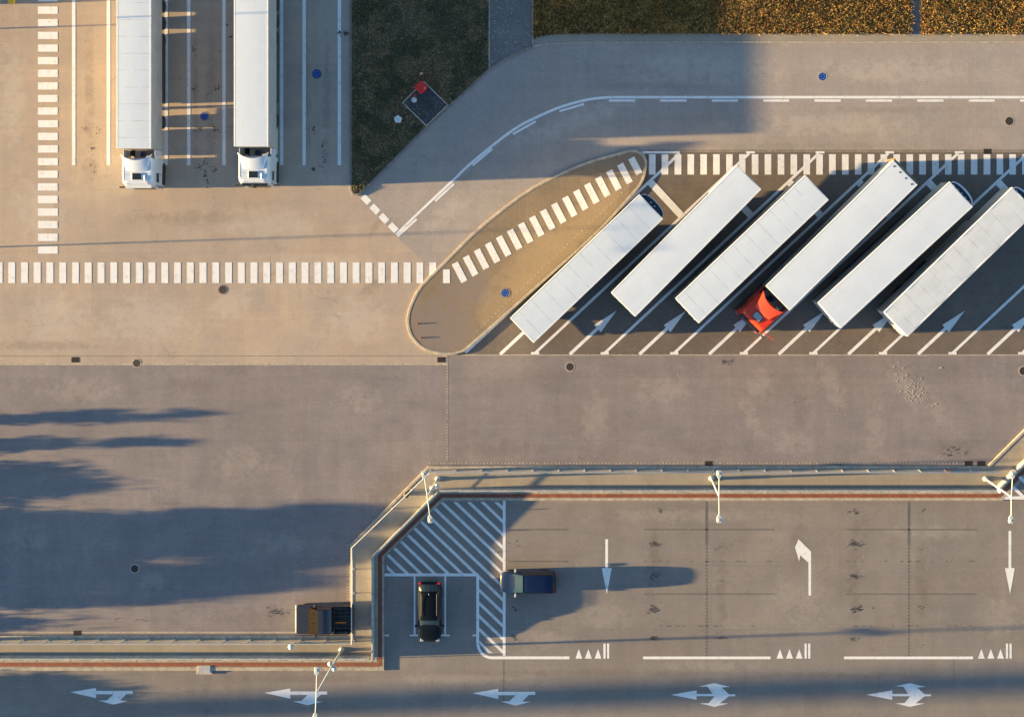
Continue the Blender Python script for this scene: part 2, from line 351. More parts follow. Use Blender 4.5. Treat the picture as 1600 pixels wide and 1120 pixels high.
worn(M['carpark'], [(1070, 805, 180, 14, 0), (1250, 930, 60, 60, 0), (860, 1000, 60, 16, 0), (1460, 830, 100, 16, 0), (700, 1060, 120, 14, 0), (1100, 1040, 120, 12, 0), (1560, 960, 40, 50, 0), (950, 960, 60, 30, 0)], (.33, .305, .29), .28, .42)
worn(M['carpark'], [(1335, 900, 14, 110, 0), (1022, 900, 14, 110, 0), (1440, 900, 12, 110, 0), (1128, 920, 12, 100, 0), (900, 1050, 300, 8, 0), (1300, 1055, 200, 7, 0), (1250, 860, 20, 90, 0), (440, 1060, 180, 8, 0)], (.125, .105, .095), .34, .42)

# ---------------------------------------------------------------- ground and paving sheets
sheet('ground', [(-9000, -9000), (11000, -9000), (11000, 9000), (-9000, 9000)], 0, M['yard'])
isl_left = [(1007.5, 257.5), (1005, 246.5), (998, 240), (990, 238), (976, 240), (920, 256), (879, 273), (835.6, 295), (795, 323), (745, 363.7), (698, 410.6), (660.6, 448), (646.5, 473), (640, 495), (642, 517), (654.4, 535.6), (673, 546.6), (698, 551), (717, 548), (732.5, 539)]
isl_right = [(795, 484), (863, 424), (932.5, 361), (986, 303), (1002, 281)]
sheet('access_road', [(560, 303), (666, 200), (764, 107), (800, 87), (827, 75), (854, 70), (915, 67), (3600, 67), (3600, 237), (1003, 237), (993, 238), (971, 241), (920, 258), (879, 275), (836, 297), (796, 325), (747, 366), (700, 413), (684, 430), (622, 372)], .003, M['access'])
sheet('block_paving_yard', [(-3000, 570), (699, 570), (699, 555), (3600, 555), (3600, 3000), (-3000, 3000)], .003, M['blocks'])
sheet('lorry_park', [(715, 553), (760, 512), (1008, 262), (1008, 237), (3600, 237), (3600, 555), (715, 555)], .005, M['lorry'])
OUT = [(-3000, 993.5), (548.5, 993.5), (548.5, 851), (670, 729), (1543, 729), (1703, 570), (2400, -120)]
INN = [(-3000, 1045), (599, 1045), (599, 868), (692, 780), (1565, 780), (1760, 585), (2500, -150)]
sheet('car_park', INN + [(3600, -150), (3600, 3000), (-3000, 3000)], .005, M['carpark'])
# walkway slab, raised
wk = MB(); n = len(OUT)
b0 = offset_line(OUT, 6); b1 = offset_line(INN, -6)
o = sheet('raised_walkway', OUT+INN[::-1], .12, M['walk'])
# grass plots
G1 = [(550, -400), (550, 296), (556, 303), (563, 300), (665, 197), (764, 107), (764, -400)]
G2 = [(833, -400), (833, 62), (845, 57), (870, 54), (915, 53), (1424, 53), (1424, -400)]
G3 = [(1438, -400), (1438, 53), (3600, 53), (3600, -400)]
sheet('grass_verge', G1, .07, M['soil']); sheet('field_soil', G2, .07, M['drysoil']); sheet('field_soil', G3, .07, M['drysoil'])
sheet('footpath', [(764, -400), (764, 106), (800, 86), (827, 74), (832, 73), (832, -400)], .055, M['path'])
sheet('footpath', [(1424, -400), (1424, 54), (1438, 54), (1438, -400)], .055, M['path'])
sheet('road_shoulder', [(827, 74), (833, 60), (845, 56), (870, 53), (915, 52.5), (3600, 52.5), (3600, 66), (915, 66.5), (854, 69)], .03, M['walk'])
# kerbs
def kerb(name, pts, d0, d1, z1, m, z0=-.05): return tag(band(pts, d0, d1, z0, z1).build(name, m, bevel=.015), kind='structure')
kerb('kerb', [(548.5, -400), (548.5, 297), (552, 303.5), (558, 304.5), (565, 301), (666, 199), (765, 108), (800, 87.5), (827, 75.5), (832, 74)], -1.6, 1.6, .10, M['kerb_dark'])
kerb('kerb', [(832.5, 70), (832.5, -400)], -1.2, 1.2, .09, M['kerb'])
kerb('kerb', [(764.5, 106), (764.5, -400)], -1.2, 1.2, .09, M['kerb'])
kerb('kerb', smooth_path([(827, 75), (854, 69.5), (915, 67)], 4)+[(1200, 66.5), (3600, 66.5)], -1.3, 1.3, .07, M['kerb'])
kerb('kerb', [(1423.5, 54), (1423.5, -400)], -.8, .8, .10, M['kerb']); kerb('kerb', [(1438, 54), (1438, -400)], -1.2, 1.2, .10, M['kerb'])
ring = smooth_path(isl_left+isl_right, 3, True)
isl = MB(); isl.prism([P(u, v) for u, v in ring], -.05, .125)
tag(isl.build('traffic_island', M['island']), kind='structure')
kb = band(ring+[ring[0]], -.2, 3.8, -.05, .14); tag(kb.build('island_kerb', M['kerb'], bevel=.02), kind='structure')
tag(band(ring+[ring[0]], -1.4, -.3, .05, .131).build('island_joint', M['kerb_dark']), kind='structure')
kerb('walkway_kerb', OUT, -1.5, 2.5, .15, M['kerb'])
kerb('walkway_kerb', INN, -4.0, 1.5, .14, M['kerb'])
kerb('gutter', [(-3000, 569), (700, 569)], -1.2, 1.2, .008, M['kerb'], 0)
kerb('gutter', [(-3000, 558), (690, 556)], -.5, .5, .008, M['kerb_dark'], 0)
kerb('gutter', [(1004, 236), (3600, 236)], -2.2, 2.2, .007, M['kerb_dark'], 0)
kerb('gutter', [(721, 554.5), (3600, 554.5)], -.8, .8, .008, M['kerb'], 0)
kerb('gutter', [(-3000, 987.5), (544, 987.5)], -1, 1, .008, M['kerb'], 0)
# dotted drain lines
dd = MB()
for (a, b_, st) in (((699, 557), (699, 724), 4.6), ((672, 723.5), (1535, 723.5), 5.6), ((543, 852), (543, 940), 4.6)):
    L = math.hypot(b_[0]-a[0], b_[1]-a[1]); k = int(L/st); ux, uy = (b_[0]-a[0])/L, (b_[1]-a[1])/L
    for i in range(k):
        c = (a[0]+ux*st*i, a[1]+uy*st*i); e = 1.3 if random.random() < .85 else .6
        dd.prism([P(c[0]-e, c[1]-e*.7), P(c[0]+e, c[1]-e*.7), P(c[0]+e, c[1]+e*.7), P(c[0]-e, c[1]+e*.7)], .002, .0095)
for i in range(0, 43):                                        # island right edge teeth
    t = i/42; c = (752+t*236, 520-t*226)
    dd.prism([P(c[0]-7, c[1]-3.5), P(c[0]-5, c[1]-4.6), P(c[0]-4, c[1]-3.4), P(c[0]-6, c[1]-2.3)], .1, .132)
tag(dd.build('drain_line', M['kerb']), kind='structure')
tag(band([(699, 556), (699, 724)], -.5, 1.5, 0, .0065).build('drain_line', M['kerb_dark']), kind='structure')

# ---------------------------------------------------------------- painted markings
ZM = .009
def rect(mb, u0, v0, u1, v1, z=ZM): mb.flat([P(u0, v1), P(u1, v1), P(u1, v0), P(u0, v0)], z)
def line(mb, pts, w, z=ZM):
    A = offset_line(pts, -w/2); B = offset_line(pts, w/2)
    for i in range(len(pts)-1): mb.flat([P(*A[i]), P(*A[i+1]), P(*B[i+1]), P(*B[i])], z)
def poly(mb, pts, z=ZM): mb.flat([P(*p) for p in pts], z)
def mark(name, mb, m='paint'):
    o = mb.build(name, M[m]); me = o.data
    bm = bmesh.new(); bm.from_mesh(me)
    for f in bm.faces:
        if f.normal.z < 0: f.normal_flip()
    bmesh.ops.triangulate(bm, faces=bm.faces); bm.to_mesh(me); bm.free()
    return tag(o, kind='structure')
jit = lambda a=.35: random.uniform(-a, a)
mb = MB()
for i in range(-12, 21): rect(mb, 59.3+jit(.2), -9+19.7*i+jit(.2), 90.2+jit(.2), 2.4+19.7*i+jit(.2))
mark('crosswalk_marking', mb)
mb = MB()
for i in range(-20, 34):
    u = 12.9+19.93*i
    if i == 33: poly(mb, [(u, 410), (u+11, 410), (u+11, 424), (u, 434)])
    else: rect(mb, u+jit(.2), 410+jit(.2), u+10.8+jit(.2), 442.3+jit(.2))
mark('crosswalk_marking', mb)
mb = MB(); ax = Vector((.46, .888)).normalized(); pr = Vector((ax.y, -ax.x))
for i in range(17):
    c = Vector((718.3+17.21*i, 425.5-10.27*i)); L = 16.5; w = 5.3; c2 = c
    if i == 16: L = 14; c2 = c+Vector((-1, -1.5))
    poly(mb, [tuple(c2-ax*L-pr*w), tuple(c2-ax*L+pr*w), tuple(c2+ax*L+pr*w), tuple(c2+ax*L-pr*w)], .134)
rect(mb, 692.5, 421, 703.3, 442.3, .134)
mark('crosswalk_marking', mb)
mb = MB()
for i in range(0, 60): rect(mb, 1013.8+20.12*i+jit(.2), 241.3, 1024.1+20.12*i+jit(.2), 273)
mark('crosswalk_marking', mb)
mb = MB()
for u in (115.2, 169.5, 259.8, 295, 350, 440, 475.2, 530.3): rect(mb, u-2.7, -400, u+2.7, 258.3)
mark('lane_line_marking', mb)
mb = MB()
cl = [(619, 367), (660, 327), (708, 282), (737.5, 254), (800, 204.5), (841.5, 182), (880.4, 166), (920.6, 155.6), (952.7, 152.2)]
line(mb, smooth_path(cl, 4)+[(3600, 152.2)], 4.0)
for a, b_ in (((621.3, 369.5), (651.3, 342.4)), ((680, 314.5), (709.4, 287.5)), ((738.5, 258.5), (769, 233)), ((801.5, 210), (837, 190)), ((874, 174.2), (912.5, 163))): line(mb, [a, b_], 3.4)
for i in range(34): rect(mb, 951.4+80.3*i, 155.8, 992.4+80.3*i, 159.3)
for c in ((572, 312), (586, 327), (600, 341.4), (614.4, 355.8)):
    c = Vector(c); a = Vector((.69, .72)).normalized(); p = Vector((a.y, -a.x))
    poly(mb, [tuple(c-a*7.4-p*5), tuple(c-a*7.4+p*5), tuple(c+a*7.4+p*5), tuple(c+a*7.4-p*5)])
mark('road_line_marking', mb)
# lorry bays
mb = MB(); DX, DY = 335, -312; Ld = math.hypot(DX, DY); dx, dy = DX/Ld, DY/Ld
Bs = [727+108.7*i for i in range(0, 14)]
for i, B in enumerate(Bs):
    if i == 0: line(mb, [(B, 551), (B+DX, 551+DY+1)], 4.2, ZM+.003)
    else: line(mb, [(B, 552), (B+DX, 240)], 4.2, ZM+.003)
    if i: rect(mb, B-6, 550, B+7, 553.5, ZM+.0045)
    if i == 0: rect(mb, 1003.6, 236.6, 1062, 240, ZM+.0045)
    else: rect(mb, B+DX-5, 236.6, B+DX+9, 240, ZM+.0045)
    q = Vector((B+DX*272/312, 552-272)); nx, ny = -dy, dx
    poly(mb, [tuple(q), tuple(q+Vector((nx, ny))*74), tuple(q+Vector((nx, ny))*74+Vector((dx, dy))*-11), tuple(q+Vector((dx, dy))*-11)], ZM+.006)
mark('bay_line_marking', mb)
for i in range(12):
    mb = MB(); b_ = (781.5+108.8*i, 553.5); a = Vector((dx, dy)); p = Vector((a.y, -a.x)); c = Vector(b_)
    hb = c+a*59
    line(mb, [tuple(c), tuple(hb+a*.5)], 5.0)
    poly(mb, [tuple(hb-p*7.6), tuple(hb+p*7.6), tuple(c+a*100)], ZM+.0015)
    mark('arrow_marking', mb)
# lower lot
mb = MB()
rect(mb, 785.6, 781, 790, 1023.6); rect(mb, 601, 895.3, 747.6, 899.8)
path = [(746.4, 897), (746.4, 1003)]+[(746.4+22*(1-math.cos(t)), 1003+24*math.sin(t)) for t in [R(15), R(30), R(45), R(60), R(75), R(90)]]+[(890, 1027)]
line(mb, path, 4.4, ZM+.0015)
rect(mb, 1004.8, 1025, 1204, 1029.2); rect(mb, 1318.7, 1025, 1520.4, 1029.2); rect(mb, 1633, 1025, 1834, 1029.2)
rect(mb, 646.4, 900, 649.2, 991); rect(mb, 694.3, 900, 697.1, 991)
for u0, u1 in ((601, 607.5), (640, 653.5), (689, 702.5), (738.5, 744.5)): rect(mb, u0, 990.8, u1, 993.2, ZM+.0015)
for cx in (0, 314.3, 628.9, 943):
    for a, b_ in ((370, 410), (425, 466), (482, 522)): poly(mb, [(800+a/3.7325+cx, 1028.2), (800+b_/3.7325+cx, 1028.2), (800+(a+b_)/2/3.7325+cx, 1013.2)])
    for a, b_ in ((533, 546), (554, 567)): rect(mb, 800+a/3.7325+cx, 1004.8, 800+b_/3.7325+cx, 1028.2)
mark('car_park_marking', mb)
mb = MB()
quadA = [(604, 868), (690, 784), (785.6, 784), (785.6, 895.3), (604, 895.3)]
quadB = [(748.6, 895.3), (785.6, 895.3), (785.6, 1022), (762, 1019), (750, 1006), (748.6, 1000)]
for i in range(-14, 10):
    u0 = 768.6-2+21.3*i; sl = .955
    st = [(u0-300, 779-300*sl), (u0-300+6.6, 779-300*sl), (u0+400+6.6, 779+400*sl), (u0+400, 779+400*sl)]
    for q in (quadA, quadB):
        pc = clip_poly(st, q)
        if len(pc) > 2: poly(mb, pc)
mark('hatched_marking', mb, 'paint_worn')
def arr(pts, ou, ov, du=0): return [(x/3.7325+ou+du, y/3.7325+ov) for x, y in pts]
for cx, v0 in ((948, 842), (1578, 829)):
    mb = MB(); rect(mb, cx-2.2, v0, cx+2.2, 887.5); poly(mb, [(cx-7.7, 887), (cx+7.7, 887), (cx+.3, 927.8)], ZM+.0015); mark('arrow_marking', mb)
mb = MB(); poly(mb, arr([(252, 410), (252, 155), (178, 82), (158, 130), (182, 212), (188, 175), (236, 220), (236, 410)], 1200, 820)); mark('arrow_marking', mb)
A1 = [(410, 973), (560, 948), (560, 965), (775, 965), (775, 983), (738, 983), (700, 1021), (748, 1024), (660, 1045), (575, 1022), (625, 1020), (662, 985), (560, 985), (560, 1007)]
for du, dv in ((0, 0), (303.5, 1), (628.5, 1.5)):
    mb = MB(); poly(mb, [(u, v+dv) for u, v in arr(A1, 0, 820, du)]); mark('arrow_marking', mb)
A2 = [(927, 988), (1077, 962), (1077, 983), (1170, 983), (1140, 940), (1090, 940), (1178, 920), (1272, 942), (1222, 945), (1265, 985), (1302, 985), (1302, 996), (1265, 997), (1212, 1038), (1265, 1038), (1180, 1058), (1097, 1038), (1148, 1036), (1182, 996), (1077, 996), (1077, 1017)]
for du in (0, 305.7):
    mb = MB(); poly(mb, arr(A2, 800, 820, du)); mark('arrow_marking', mb)
# dark paver bay lines
mb = MB()
for k, cu in enumerate((1104, 1420, 1736)):
    rect(mb, cu-2.0, 783, cu+2.0, 850, .0075)
    v = 850
    while v < 1024: rect(mb, cu-1.4, v, cu+1.4, v+3.2, .0075); v += 5.2
    for v in (827, 876.5, 927.5, 977.5):
        solid = v in (827, 927.5); u = cu-98
        while u < cu+99:
            w = 12 if solid else random.uniform(3, 9)
            if solid or random.random() < .62: rect(mb, u, v-.9, u+w, v+.9, .0075)
            u += 12
for v in (827, 876.5): rect(mb, 794, v-1, 888, v+1, .0075)
rect(mb, 786.5, 1030, 787.6, 1100, .0075)
rect(mb, 1490, 1029, 1490.8, 1070, .0075)
mark('dark_paver_marking', mb, 'joint')

# oil drips and specks
def blob(mb, c, r, z=.016, n=7):
    pts = []
    for i in range(n):
        q = 2*math.pi*i/n; rr = r*random.uniform(.55, 1.25); pts.append(P(c[0]+math.cos(q)*rr, c[1]+math.sin(q)*rr*.9))
    mb.flat(pts, z)
mb = MB()
def drips(u, v, su, sv, n, r): 
    for _ in range(int(n*random.uniform(.5, 1.5))):
        blob(mb, (random.gauss(u, su*1.15), random.gauss(v, sv)), r*random.uniform(.35, 1.2), ZM+.0085+random.uniform(0, .001))
for u, v, su, sv, n, r in ((310, 202, 3, 2.5, 14, 1.3), (335, 202, 3, 2.5, 14, 1.3), (322, 268, 2, 10, 16, 1.6), (314, 262, 3, 3, 12, 1.2), (334, 264, 3, 3, 14, 1.4), (322, 215, 3, 9, 12, .9), (303, 78, 1.5, 3, 8, 1.2), (304, 139, 2.5, 2, 10, 1.2), (339, 139, 2.5, 2, 12, 1.3), (343, 79, 2, 3, 8, 1.2), (355, 40, 2, 1.5, 12, 1.6), (362, 58, 1.5, 1.5, 6, 1.3), (321, 151, 2, 2, 8, 1.0), (539, 52, 4.5, 2, 34, 1.7), (490, 204, 1.2, 3, 12, 1.4), (504, 234, 2, 7, 12, 1.4), (489, 265, 2, 2.5, 14, 1.3), (504, 256, 2, 6, 10, 1.2), (334, 320, 1, 10, 9, .8), (144, 232, 2, 1, 8, 1.0), (144, 256, 2.5, 8, 18, 1.2), (131, 202, 2, 2, 8, .9), (153, 205, 2, 4, 8, .9), (140, 150, 4, 4, 6, .8), (215, 330, 5, 3, 8, .7), (337, 342, 1, 8, 8, .7),
                           (1023, 850, 4, 1.5, 26, 1.1), (1031, 797, 2, 2, 8, 1.1), (1020, 900, 4, 3, 22, 1.2), (1020, 950, 4, 4, 30, 1.2), (1022, 996, 4.5, 1.5, 40, 1.4), (1126, 996, 5, 1.2, 22, 1.1), (1128, 854, 6, 2, 14, .8), (1128, 898, 6, 6, 16, .8), (1335, 800, 7, 2, 22, 1.0), (1335, 849, 6, 3, 34, 1.1), (1335, 900, 6, 2.5, 30, 1.2), (1338, 950, 6, 3.5, 46, 1.3), (1440, 950, 5, 3, 14, 1.0), (1334, 998, 3, 2, 14, 1.1), (1436, 1008, 5, 4, 8, .8), (1448, 858, 3, 2, 8, .9), (1445, 797, 3, 2, 6, .9),
                           (805, 850, 3, 3, 10, 1.1), (804, 950, 3, 3, 8, 1.2), (803, 996, 3, 2, 14, 1.2), (433, 955, 6, 4, 30, 1.2), (186, 967, 12, 2, 14, 1.0), (222, 968, 6, 2, 10, 1.0), (1250, 625, 14, 18, 16, 1.0), (1490, 706, 10, 5, 20, 1.2), (1135, 565, 5, 3, 16, 1.2), (1050, 800, 3, 3, 5, .8)):
    drips(u, v, su, sv, n, r)
for _ in range(170): blob(mb, (random.uniform(0, 690), random.uniform(5, 560)), random.uniform(.25, .8), ZM+.0078)
for _ in range(260): blob(mb, (random.uniform(0, 1600), random.uniform(572, 1110)), random.uniform(.25, .75), ZM+.0078)
for _ in range(60): blob(mb, (random.uniform(900, 1600), random.uniform(75, 550)), random.uniform(.25, .7), ZM+.0078)
mark('oil_stains', mb, 'stain')['kind'] = 'stuff'
mb = MB()
for _ in range(26):
    t = random.random(); drips(1392+t*75, 572+t*80, 6, 7, 3, 1.15)
drips(1427, 612, 8, 9, 40, 1.3); drips(1469, 575, 1, 1, 3, 1.6)
for t in range(14): drips(1300+t*2, 600+t*5, 6, 6, 2, .7)
for _ in range(120): blob(mb, (random.uniform(0, 1600), random.uniform(572, 1040)), random.uniform(.3, .9), ZM+.0075)
for _ in range(50): blob(mb, (random.gauss(130, 60), random.gauss(350, 40)), random.uniform(.3, .9), ZM+.0075)
for _ in range(150): blob(mb, (random.uniform(768, 829), random.uniform(0, 72)), random.uniform(.3, 1.0), .0585)
for _ in range(20): blob(mb, (random.uniform(768, 795), random.uniform(75, 98)), random.uniform(.3, 1.0), .0585)
mark('pale_spots', mb, 'stain_b')['kind'] = 'stuff'

# ---------------------------------------------------------------- grass
def in_poly(p, poly_):
    c = False; n = len(poly_)
    for i in range(n):
        (x1, y1), (x2, y2) = poly_[i], poly_[(i+1) % n]
        if (y1 > p[1]) != (y2 > p[1]) and p[0] < (x2-x1)*(p[1]-y1)/(y2-y1)+x1: c = not c
    return c
def grass(name, poly_, box, n, cols, hh, clump=.5):
    mats = [mat(name+'_blade', c, .9) for c in cols]
    me = bpy.data.meshes.new(name); vs = []; fs = []; mi = []
    cl_ = [(random.uniform(box[0], box[2]), random.uniform(box[1], box[3]), random.randrange(len(cols)), random.uniform(3, 12)) for _ in range(int((box[2]-box[0])*(box[3]-box[1])/160)+4)]
    k = 0
    while k < n:
        if random.random() < clump:
            c = random.choice(cl_); u, v = random.gauss(c[0], c[3]), random.gauss(c[1], c[3]*.7); ci = c[2]
        else: u, v = random.uniform(box[0], box[2]), random.uniform(box[1], box[3]); ci = random.randrange(len(cols))
        if not in_poly((u, v), poly_): continue
        pn = mnoise.fractal(Vector((u*.035, v*.035, 1.7)), 1.0, 2.0, 3)
        if random.random() < .65: ci = (0, 1, 3)[random.randrange(3)] if pn > .12 else ((2, 4, 5)[random.randrange(3)] if pn < -.12 else ci)
        if random.random() < max(0, mnoise.noise(Vector((u*.12, v*.12, 9.1))))*1.2: continue
        k += 1; b = P(u, v, .07); h = hh*random.uniform(.3, 1.1); a = random.uniform(0, 6.28); w = random.uniform(.012, .038)
        lean = Vector((random.gauss(0, .6), random.gauss(0, .6), 0))*h
        d = Vector((math.cos(a)*w, math.sin(a)*w, 0)); i0 = len(vs)
        vs += [b-d, b+d, b+lean*.5+d*.9+Vector((0, 0, h*.6)), b+lean*.5-d*.9+Vector((0, 0, h*.6)), b+lean+Vector((0, 0, h))]
        fs += [(i0, i0+1, i0+2, i0+3), (i0+3, i0+2, i0+4)]; mi += [ci, ci]
    me.from_pydata([tuple(x) for x in vs], [], fs)
    for m_ in mats: me.materials.append(m_)
    me.polygons.foreach_set('material_index', mi)
    o = bpy.data.objects.new(name, me); scn.collection.objects.link(o); return o
tag(grass('grass', G1, (550, -30, 764, 303), 70000, [(.24, .18, .10), (.33, .23, .13), (.065, .10, .045), (.42, .31, .19), (.13, .14, .07), (.16, .13, .07)], .13), 'short dark shaded grass on the verge beside the parked trucks', 'grass', kind='stuff')
tag(grass('dry_grass', G2, (833, -30, 1424, 53), 90000, [(.48, .25, .07), (.22, .11, .03), (.62, .36, .11), (.13, .12, .04), (.32, .25, .07), (.09, .055, .028)], .27), 'orange brown dry grass field left of the narrow path', 'grass', kind='stuff')
tag(grass('dry_grass', G3, (1438, -30, 1680, 53), 36000, [(.48, .25, .07), (.22, .11, .03), (.64, .38, .12), (.13, .12, .04), (.34, .27, .08), (.09, .055, .028)], .27), 'orange brown dry grass field right of the narrow path', 'grass', kind='stuff')

# ---------------------------------------------------------------- wheels
def wheel(parent, x, y, r, w, name='wheel', rim=True):
    """axle along y; y is the outer face"""
    s = 1 if y > 0 else -1
    m = MB(); m.lathe([(r*.62, -w/2), (r*.93, -w/2), (r, -w/2+.04), (r, w/2-.04), (r*.93, w/2), (r*.62, w/2)], 'y', (x, y-s*w/2, r), 22)
    t = m.build(name, M['tyre'], parent, smooth=False)
    if rim:
        m = MB(); m.lathe([(r*.6, -w/2+.01), (r*.6, w/2-.03), (r*.45, w/2-.06), (r*.2, w/2-.02), (.03, w/2-.01)], 'y', (x, y-s*w/2, r), 18); m.build('rim', M['rim'], t)
    return t

# ---------------------------------------------------------------- semi trailer
TL, TW, TH = 13.5, 2.6, 4.15
def trailer_parts(root, x0, roofmat='roof_w', kind='box', prefix='trailer_', sidemat='side'):
    """front of the trailer at local x0, rear at x0-TL"""
    xr = x0-TL; hw = TW/2
    m = MB(); m.box(xr, x0, -hw+.02, hw-.02, 1.12, TH-.08); m.build(prefix+'body', M[sidemat], root, bevel=.03)
    # roof: slightly bowed sheet
    m = MB(); n = 8; nxs = 14; vs = []
    for i in range(nxs+1):
        for j in range(n+1):
            y = -hw+.10+(TW-.20)*j/n; b = .008*(1-(2*j/n-1)**2)
            sag = .012*math.sin(i*2.1+j*1.3) if kind == 'tarp' else 0
            vs.append((xr+.06+(TL-.12)*i/nxs, y, TH-.008+b+sag))
    m.add(vs, [(i*(n+1)+j, (i+1)*(n+1)+j, (i+1)*(n+1)+j+1, i*(n+1)+j+1) for i in range(nxs) for j in range(n)])
    m.build(prefix+'roof', M[roofmat], root, smooth=True)
    m = MB()
    for s in (-1, 1): m.box(xr-.004, x0+.004, s*hw-.11*(s > 0), s*hw+.11*(s < 0), TH-.16, TH-.004)
    m.box(x0-.10, x0+.006, -hw+.11, hw-.11, TH-.16, TH-.006); m.box(xr-.006, xr+.08, -hw+.11, hw-.11, TH-.16, TH-.006)
    m.build('roof_rail', M['frame_w'], root, bevel=.02)
    m = MB()
    for s in (-1, 1): m.box(xr+.02, x0-.02, s*.5-.07, s*.5+.07, .82, 1.118)
    for k in range(10): m.box(xr+.3+k*1.35, xr+.4+k*1.35, -1.22, 1.22, .98, 1.117)
    m.build(prefix+'chassis', M['chassis'], root)
    for k in range(3):
        xx = xr+2.3+k*1.32
        for s in (-1, 1): wheel(root, xx, s*1.26, .52, .38)
    m = MB(); m.box(xr+.03, xr+.15, -1.22, 1.22, .42, .60); m.box(xr+.05, xr+.12, -.5, -.4, .6, .9); m.box(xr+.05, xr+.12, .4, .5, .6, .9)
    m.build('bumper_bar', M['metal'], root, bevel=.01)
    for s in (-1, 1):
        m = MB(); m.box(xr+.0, xr+.04, s*.95-.2, s*.95+.2, .66, .86); m.build('tail_light', M['redlens'], root)
        m = MB(); m.box(xr+5.4, x0-3.62, s*1.235-.02, s*1.235+.02, .14, 1.10); m.build('side_skirt', M['chassis' if kind != 'tarp' else 'metal'], root)
        m = MB(); m.box(x0-3.35, x0-3.2, s*.85-.08, s*.85+.08, .06, .9); m.box(x0-3.42, x0-3.13, s*.85-.14, s*.85+.14, .0, .06); m.build('landing_leg', M['metal'], root)
        m = MB(); m.box(xr+.5, xr+5.4, s*.98-.02, s*.98+.02, .5, 1.11); m.build('inner_guard', M['chassis'], root)
        m = MB(); m.box(xr+.3, xr+1.65, s*1.235-.02, s*1.235+.02, .5, 1.10); m.build('rear_skirt', M['chassis'], root)
    # rear doors: two leaves, lock rods
    for s in (-1, 1):
        m = MB(); m.box(xr-.035, xr-.002, s*.64-.6, s*.64+.6, 1.16, TH-.2); dr = m.build('rear_door', M['frame_w'], root, bevel=.01)
        m = MB(); m.tube((xr-.055, s*.35, 1.2), (xr-.055, s*.35, TH-.25), .02); m.tube((xr-.055, s*.9, 1.2), (xr-.055, s*.9, TH-.25), .02); m.build('lock_rod', M['metal'], dr)

def cooler(root, x0, white_rim):
    m = MB(); pts = []; n = 14
    for i in range(n+1):
        t = math.pi*i/n; pts.append((x0+.02+.46*math.sin(t)**.8, -1.12*math.cos(t)))
    m.prism(pts, 1.9, TH-.35); c = m.build('cooling_unit', M['fair'], root, bevel=.03)
    m = MB(); q = [(x0+.03+.50*math.sin(math.pi*i/n)**.8, -1.15*math.cos(math.pi*i/n)) for i in range(n+1)]
    w = .13 if white_rim else .05
    qi = [(x0+.03+(.50-w)*math.sin(math.pi*i/n)**.8, -(1.15-w*.5)*math.cos(math.pi*i/n)) for i in range(n+1)]
    for i in range(n):
        m.prism([q[i], q[i+1], qi[i+1], qi[i]], TH-.36, TH-.24)
    m.build('rim_panel', M['frame_w'], c)
    for k in range(5 if white_rim else 2):
        m = MB(); y = -.85+.42*k if white_rim else -.15+.4*k
        m.lathe([(.05, 0), (.055, .05), (.02, .08)], 'z', (x0+(.09 if white_rim else .2), y, TH-.3), 10); m.build('marker_light', M['lampw'], c)

